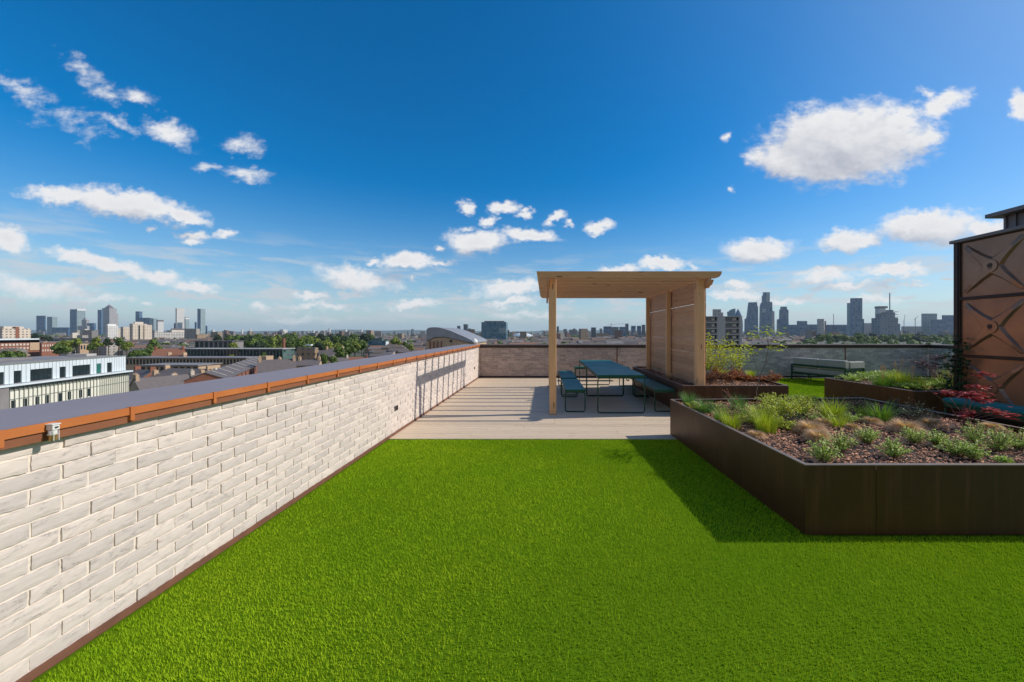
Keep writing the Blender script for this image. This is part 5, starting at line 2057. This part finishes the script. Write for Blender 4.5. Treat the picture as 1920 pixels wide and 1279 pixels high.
def construction():
    Y = 1900
    c = gx(1670, Y)
    b = empty('construction_tower', (c, Y, GROUND))
    tag(b, 'unfinished concrete tower with core, scaffold and mast', 'building')
    X = lambda px: gx(px, Y) - c
    Z = lambda py: gz(py, Y) - GROUND
    MB().box((X(1650), 0, 0), (X(1684), 50, Z(596))).build('lower_floors', FM['conc'], b)
    MB().box((X(1654), 5, Z(596)), (X(1680), 40, Z(586))).build('middle_floors', FM['conc'], b)
    MB().box((X(1650.5), 5, Z(588)), (X(1662), 30, Z(578))).build('wrapped_core', FM['white'], b)
    MB().box((X(1650), 4, Z(577.9)), (X(1666), 32, Z(574))).build('core_top', M['clad'], b)
    MB().box((X(1668), 8, Z(586)), (X(1678), 30, Z(581))).build('core', FM['conc'], b)
    MB().box((X(1684.1), 6, 0), (X(1690), 40, Z(607))).build('side_floors', FM['conc'], b)
    for py in (585, 590, 595, 600):
        MB().box((X(1680), 4, Z(py)), (X(1686), 20, Z(py - .8))).build('platform', M['clad'], b)
    mb = MB().box((X(1671.6), 10, Z(581)), (X(1672.8), 13, Z(549)))
    mb.build('mast', M['clad'], b)


construction()


def crane(label, px, ytop, pj, yj, Y):
    c = gx(px, Y)
    b = empty('tower_crane', (c, Y, GROUND))
    tag(b, label, 'crane', 'tower cranes')
    zt = gz(ytop, Y) - GROUND
    w = .9
    MB().box((-w, -w, 0), (w, w, zt)).build('mast', M['clad'], b)
    x1, z1 = gx(pj, Y) - c, gz(yj, Y) - GROUND
    MB().tube([(0, 0, zt - 8), (x1, 0, z1)], .8, 4).tube([(0, 0, zt - 8), (-x1 * .3, 0, zt - 12)], .9, 4).build('jib', M['clad'], b)


crane('thin crane standing left of the twin towers', 1563, 590, 1562, 588, 2000)
crane('crane right of the unfinished tower', 1695, 600, 1697, 590, 2000)
crane('crane with raised jib left of the far right slabs', 1716, 596, 1722, 592, 2000)
crane('crane over the pergola skyline', 1146, 606, 1170, 607, 2100)


for lab, px, yt, Y in (('tall pale flue pipe in front of the big slate gable', 323, 701, 140), ('short pale flue pipe right of the glazed office', 268, 727, 128), ('pale flue pipe at the near end of the slate-roofed warehouse', 404, 690, 118),
                       ('brick-red chimney shaft over the left end of the park', 532, 634, 330)):
    r_ = .35 if Y < 200 else 1.1
    o = MB().lathe([(r_ * 1.1, 0), (r_, gz(yt, Y) - GROUND - .6), (r_ * 1.25, gz(yt, Y) - GROUND - .55), (r_ * 1.25, gz(yt, Y) - GROUND)], seg=10).build('flue_pipe', M['stucco'] if Y < 200 else M['redwall'], loc=(gx(px, Y), Y, GROUND))
    tag(o, lab, 'chimney', 'flues over the low roofs')


# ---- trees
def crown_mesh(R_, Hc, n, leaf, seed):
    """leaf clumps spread over an uneven crown volume, centre of the base at the origin"""
    r2 = random.Random(seed)
    lobes = []
    for k in range(9):
        a = r2.uniform(0, 6.28)
        q = r2.uniform(.1, .62)
        lobes.append((Vector((math.cos(a) * R_ * q, math.sin(a) * R_ * q, Hc * r2.uniform(.25, .78))), R_ * r2.uniform(.3, .52)))
    mb = MB()
    for k in range(n):
        c, lr = lobes[r2.randrange(9)]
        d = Vector((r2.gauss(0, 1), r2.gauss(0, 1), r2.gauss(0, 1))).normalized()
        p = c + Vector((d.x * lr, d.y * lr, d.z * lr * .85)) * r2.uniform(.55, 1.05)
        nrm = (d + Vector((r2.uniform(-.6, .6), r2.uniform(-.6, .6), r2.uniform(-.3, .7)))).normalized()
        a = nrm.cross(Vector((0, 0, 1)))
        a = a.normalized() if a.length > .01 else Vector((1, 0, 0))
        b_ = nrm.cross(a)
        s_ = leaf * r2.uniform(.5, 1.2)
        mb.face([p - a * s_ - b_ * s_ * .4, p + a * s_ * .3 - b_ * s_, p + a * s_ + b_ * s_ * .5, p - a * s_ * .4 + b_ * s_], r2.random())
    return mb


M['tree1'] = mleaf('tree_leaf_green', (.15, .23, .035), (.055, .09, .016), .7, .2)
M['tree2'] = mleaf('tree_leaf_bright', (.27, .32, .04), (.11, .15, .02), .7, .2)
M['tree3'] = mleaf('tree_leaf_dark', (.035, .065, .022), (.014, .028, .012), .7, .15)
M['bark'] = M['bark']
M['trunk'] = mat_simple('trunk_bark', (.10, .075, .055), (.06, .045, .035), .9, nscale=3)
protos = {}
for mk in ('tree1', 'tree2', 'tree3'):
    for v_ in range(3):
        cm = crown_mesh(5, 8.5, 620, .62, 11 * v_ + 5 + len(mk))
        protos[(mk, v_)] = (cm, None)


def tree(label, px, ytop, Y, rpx, mk, group='trees', hmul=1.0):
    c = (gx(px, Y), Y)
    zt = gz(ytop, Y) - GROUND
    r_ = rpx / F * Y
    t = empty('tree', (c[0], c[1], GROUND))
    tag(t, label, 'tree', group)
    v_ = rnd.randrange(3)
    mb, me = protos[(mk, v_)]
    if me is None:
        o = mb.build('crown', M[mk], t)
        protos[(mk, v_)] = (mb, o.data)
    else:
        o = bpy.data.objects.new('crown', me)
        S.collection.objects.link(o)
        o.parent = t
    hc = min(zt * .8, max(6, r_ * 1.7)) * hmul
    o.scale = (r_ / 5, r_ / 5, hc / 8)
    o.location = (0, 0, zt - hc)
    o.rotation_euler = (0, 0, rnd.uniform(0, 6.28))
    tr = MB().tube([(0, 0, 0), (.1, 0, zt - hc * .8), (.3, .1, zt - hc * .4)], .35, 6, .5, r1=.15)
    for k in range(3):
        a = rnd.uniform(0, 6.28)
        tr.tube([(.1, 0, zt - hc * .75), (math.cos(a) * r_ * .5, math.sin(a) * r_ * .5, zt - hc * .4)], .15, 4, .5, r1=.06)
    tr.build('trunk', M['trunk'], t)


TREES = [
    ('bright green tree at the far left edge above the office roof', 12, 656, 190, 22, 'tree1'), ('bright green tree beside the one at the left edge', 30, 659, 200, 14, 'tree1'),
    ('dark tree right of the cream stepped block', 64, 624, 700, 9, 'tree3'), ('dark rounded tree before the blue towers', 90, 629, 600, 13, 'tree3'),
    ('green tree left of the stone house', 112, 643, 300, 14, 'tree1'), ('tall olive tree left of the stone house', 124, 639, 310, 14, 'tree2'), ('olive tree above the stone house', 143, 633, 420, 13, 'tree2'),
    ('green tree right of the stone house', 172, 643, 330, 9, 'tree1'), ('tall olive tree under the blue tower', 184, 633, 300, 11, 'tree2'), ('dark conifer under the pyramid topped tower', 203, 634, 280, 9, 'tree3'),
    ('green tree left of the cream tower block', 223, 632, 330, 11, 'tree1'), ('olive tree at the foot of the cream tower', 238, 640, 300, 11, 'tree2'), ('low green tree right of the glazed office', 252, 655, 270, 13, 'tree1'),
    ('green tree below the cream tower', 268, 655, 280, 14, 'tree1'), ('tall green tree right of the cream tower', 290, 636, 330, 14, 'tree1'), ('round green tree behind the long row of windows', 283, 652, 265, 12, 'tree1'),
    ('dark tree beside the chimneyed range', 408, 628, 500, 9, 'tree3'),
    ('green tree over the green-clad building', 440, 642, 330, 11, 'tree2'), ('green bush-like tree on the green-clad terrace', 432, 664, 240, 10, 'tree2'),
    ('small tree behind the yellow hoarding', 494, 660, 200, 8, 'tree1'),
    ('round green tree before the buff building, left one', 604, 664, 175, 12, 'tree1'), ('round dark green tree right of the left one', 628, 668, 185, 11, 'tree1'), ('larger green tree behind the round pair', 640, 650, 220, 15, 'tree1'),
    ('green tree at the right end of the park slope', 655, 645, 270, 16, 'tree1'), ('olive tree right of the teal office', 742, 632, 430, 12, 'tree2'), ('green tree left of the teal office', 682, 640, 400, 11, 'tree1'),
    ('small olive tree before the curved hall', 771, 644, 300, 8, 'tree2'), ('green tree beside the railway cutting', 760, 640, 400, 8, 'tree1')]
for a in TREES:
    tree(*a)
# park belt
k = 0
for row, (Y, y0) in enumerate(((640, 627), (540, 630), (440, 634), (360, 640))):
    px = 425 + row * 9
    end = (705, 690, 680, 668)[row]
    while px < end:
        if row < 2 or px > 560 or (row == 2 and px > 500) or px < 500:
            tree('leafy tree in %s of the park belt, %s' % (('the back row', 'the second row', 'the third row', 'the front row')[row], 'pixel' if False else ('left end' if px < 470 else 'left of the middle' if px < 540 else 'in the middle' if px < 600 else 'right of the middle' if px < 650 else 'right end')),
                 px, y0 + rnd.uniform(-2.5, 3), Y + rnd.uniform(-25, 25), rnd.uniform(10, 15), rnd.choice(('tree1', 'tree2', 'tree1', 'tree3')), 'trees of the park belt')
        px += rnd.uniform(13, 20)
# trees beyond the back wall, right
px = 1540
while px < 1815:
    for Y, y0 in ((1150, 626), (900, 629.5)):
        if rnd.random() < .85:
            tree('leafy tree in the %s row of the wood beyond the rear wall' % ('far' if Y > 1000 else 'near'), px + rnd.uniform(-4, 4), y0 + rnd.uniform(-2, 2), Y, rnd.uniform(8, 13), rnd.choice(('tree1', 'tree2', 'tree3')), 'wood beyond the rear wall')
    px += 14
px = 1046
while px < 1212:
    tree('small tree among the houses seen through the pergola', px, 636 + rnd.uniform(-3, 2), 1050, rnd.uniform(4, 8), rnd.choice(('tree1', 'tree3', 'tree3')), 'trees seen through the pergola')
    px += rnd.uniform(9, 18)


# ---- the rest of the town, too much to count: roofs and tree masses to the horizon
def town():
    mb, mr, mt = MB(), MB(), MB()
    rs = random.Random(21)
    n = 0
    while n < 5200:
        Y = 330 * (26 ** rs.random())
        u = rs.uniform(-1.55, 1.25)
        X = u * Y
        px = CX + u * F
        if 420 < px < 700 and Y < 760:
            continue
        if 60 < px < 400 and Y < 420:
            continue
        if px > 1500 and Y < 1300:
            continue
        n += 1
        big = rs.random() < .10 and Y > 900
        w, d = (rs.uniform(10, 28), rs.uniform(8, 14)) if Y > 500 else (rs.uniform(8, 22), rs.uniform(7, 10))
        h = rs.uniform(6, 13) if not big else rs.uniform(18, 42)
        if Y > 2500:
            h *= 1.15
            w *= 1.5
        a = rs.uniform(-.5, .5)
        ca, sa = math.cos(a), math.sin(a)

        def P(x, y, z):
            return (X + x * ca - y * sa, Y + x * sa + y * ca, GROUND + z)
        t = rs.random()
        c = [(-w / 2, -d / 2), (w / 2, -d / 2), (w / 2, d / 2), (-w / 2, d / 2)]
        for i in range(4):
            p, q = c[i], c[(i + 1) % 4]
            mb.face([P(p[0], p[1], 0), P(q[0], q[1], 0), P(q[0], q[1], h), P(p[0], p[1], h)], t)
        if big:
            mr.face([P(*p, h) for p in c], rs.random())
        else:
            r_ = h + d * .28
            mr.face([P(-w / 2, -d / 2, h), P(w / 2, -d / 2, h), P(w / 2, 0, r_), P(-w / 2, 0, r_)], t)
            mr.face([P(w / 2, d / 2, h), P(-w / 2, d / 2, h), P(-w / 2, 0, r_), P(w / 2, 0, r_)], t)
            mb.face([P(w / 2, -d / 2, h), P(w / 2, d / 2, h), P(w / 2, 0, r_)], t)
            mb.face([P(-w / 2, d / 2, h), P(-w / 2, -d / 2, h), P(-w / 2, 0, r_)], t)
    m, t, b = new_mat('town_walls')
    cr = t.n('ShaderNodeValToRGB')
    els = cr.color_ramp.elements
    els[0].color = (.22, .12, .08, 1)
    els[1].position = 1
    els[1].color = (.62, .58, .52, 1)
    for p_, c_ in ((.25, (.34, .25, .17, 1)), (.5, (.24, .22, .20, 1)), (.75, (.42, .38, .33, 1))):
        e = els.new(p_)
        e.color = c_
    cr.color_ramp.interpolation = 'CONSTANT'
    t.link(tintv(t), cr.inputs[0])
    g = t.n('ShaderNodeGroup', node_tree=FG)
    for k_, v_ in (('Glass', (.05, .05, .055, 1)), ('Roof', (.2, .18, .17, 1)), ('Bay', 3.4), ('Floor', 3.0), ('WX', .42), ('WZ', .45)):
        g.inputs[k_].default_value = v_
    t.link(cr.outputs[0], g.inputs['Wall'])
    t.link(g.outputs[0], b.inputs['Base Color'])
    b.inputs['Roughness'].default_value = .9
    m2, t2_, b2 = new_mat('town_roofs')
    cr = t2_.n('ShaderNodeValToRGB')
    els = cr.color_ramp.elements
    els[0].color = (.15, .125, .12, 1)
    els[1].position = 1
    els[1].color = (.50, .47, .43, 1)
    for p_, c_ in ((.3, (.15, .12, .10, 1)), (.66, (.22, .12, .08, 1)), (.78, (.18, .17, .17, 1))):
        e = els.new(p_)
        e.color = c_
    cr.color_ramp.interpolation = 'CONSTANT'
    t2_.link(tintv(t2_), cr.inputs[0])
    t2_.link(cr.outputs[0], b2.inputs['Base Color'])
    b2.inputs['Roughness'].default_value = .85
    o = mb.build('distant_town', m)
    tag(o, 'mass of small houses and blocks reaching to the horizon', 'town', kind='stuff')
    ro = mr.build('roofs', m2, o)
    # tree masses
    k = 0
    while k < 900:
        Y = 420 * (12 ** rs.random())
        u = rs.uniform(-1.55, 1.25)
        k += 1
        X = u * Y
        nl = 3 if Y > 1500 else 2
        for j in range(nl):
            cx_, cy_ = X + rs.uniform(-25, 25), Y + rs.uniform(-10, 10)
            rr = rs.uniform(4, 8) * (1.4 if Y > 1500 else 1)
            for l in range(26 if Y < 1500 else 14):
                d = Vector((rs.gauss(0, 1), rs.gauss(0, 1), abs(rs.gauss(0, 1)))).normalized()
                p = Vector((cx_, cy_, GROUND + rr * .9)) + d * rr * rs.uniform(.6, 1.05)
                a = d.cross(Vector((0, 0, 1))).normalized()
                b_ = d.cross(a)
                s_ = rr * rs.uniform(.2, .45)
                mt.face([p - a * s_, p - b_ * s_, p + a * s_, p + b_ * s_], rs.random())
    o = mt.build('distant_woods', M['tree1'])
    tag(o, 'distant trees scattered between the far houses', 'woods', kind='stuff')


town()

# ---- the hazy air
mh = bpy.data.materials.new('haze_air')
mh.use_nodes = True
nt = mh.node_tree
nt.nodes.clear()
oo = nt.nodes.new('ShaderNodeOutputMaterial')
pv = nt.nodes.new('ShaderNodeVolumePrincipled')
pv.inputs['Color'].default_value = (.66, .86, 1.0, 1)
pv.inputs['Density'].default_value = HAZE
pv.inputs['Anisotropy'].default_value = .1
nt.links.new(pv.outputs[0], oo.inputs['Volume'])
hz = MB().box((-16500, -6500, GROUND - 1), (16500, 15000, 268)).build('haze', mh)
tag(hz, 'thin pale blue haze over the city', 'haze', kind='stuff')
hz.visible_shadow = True
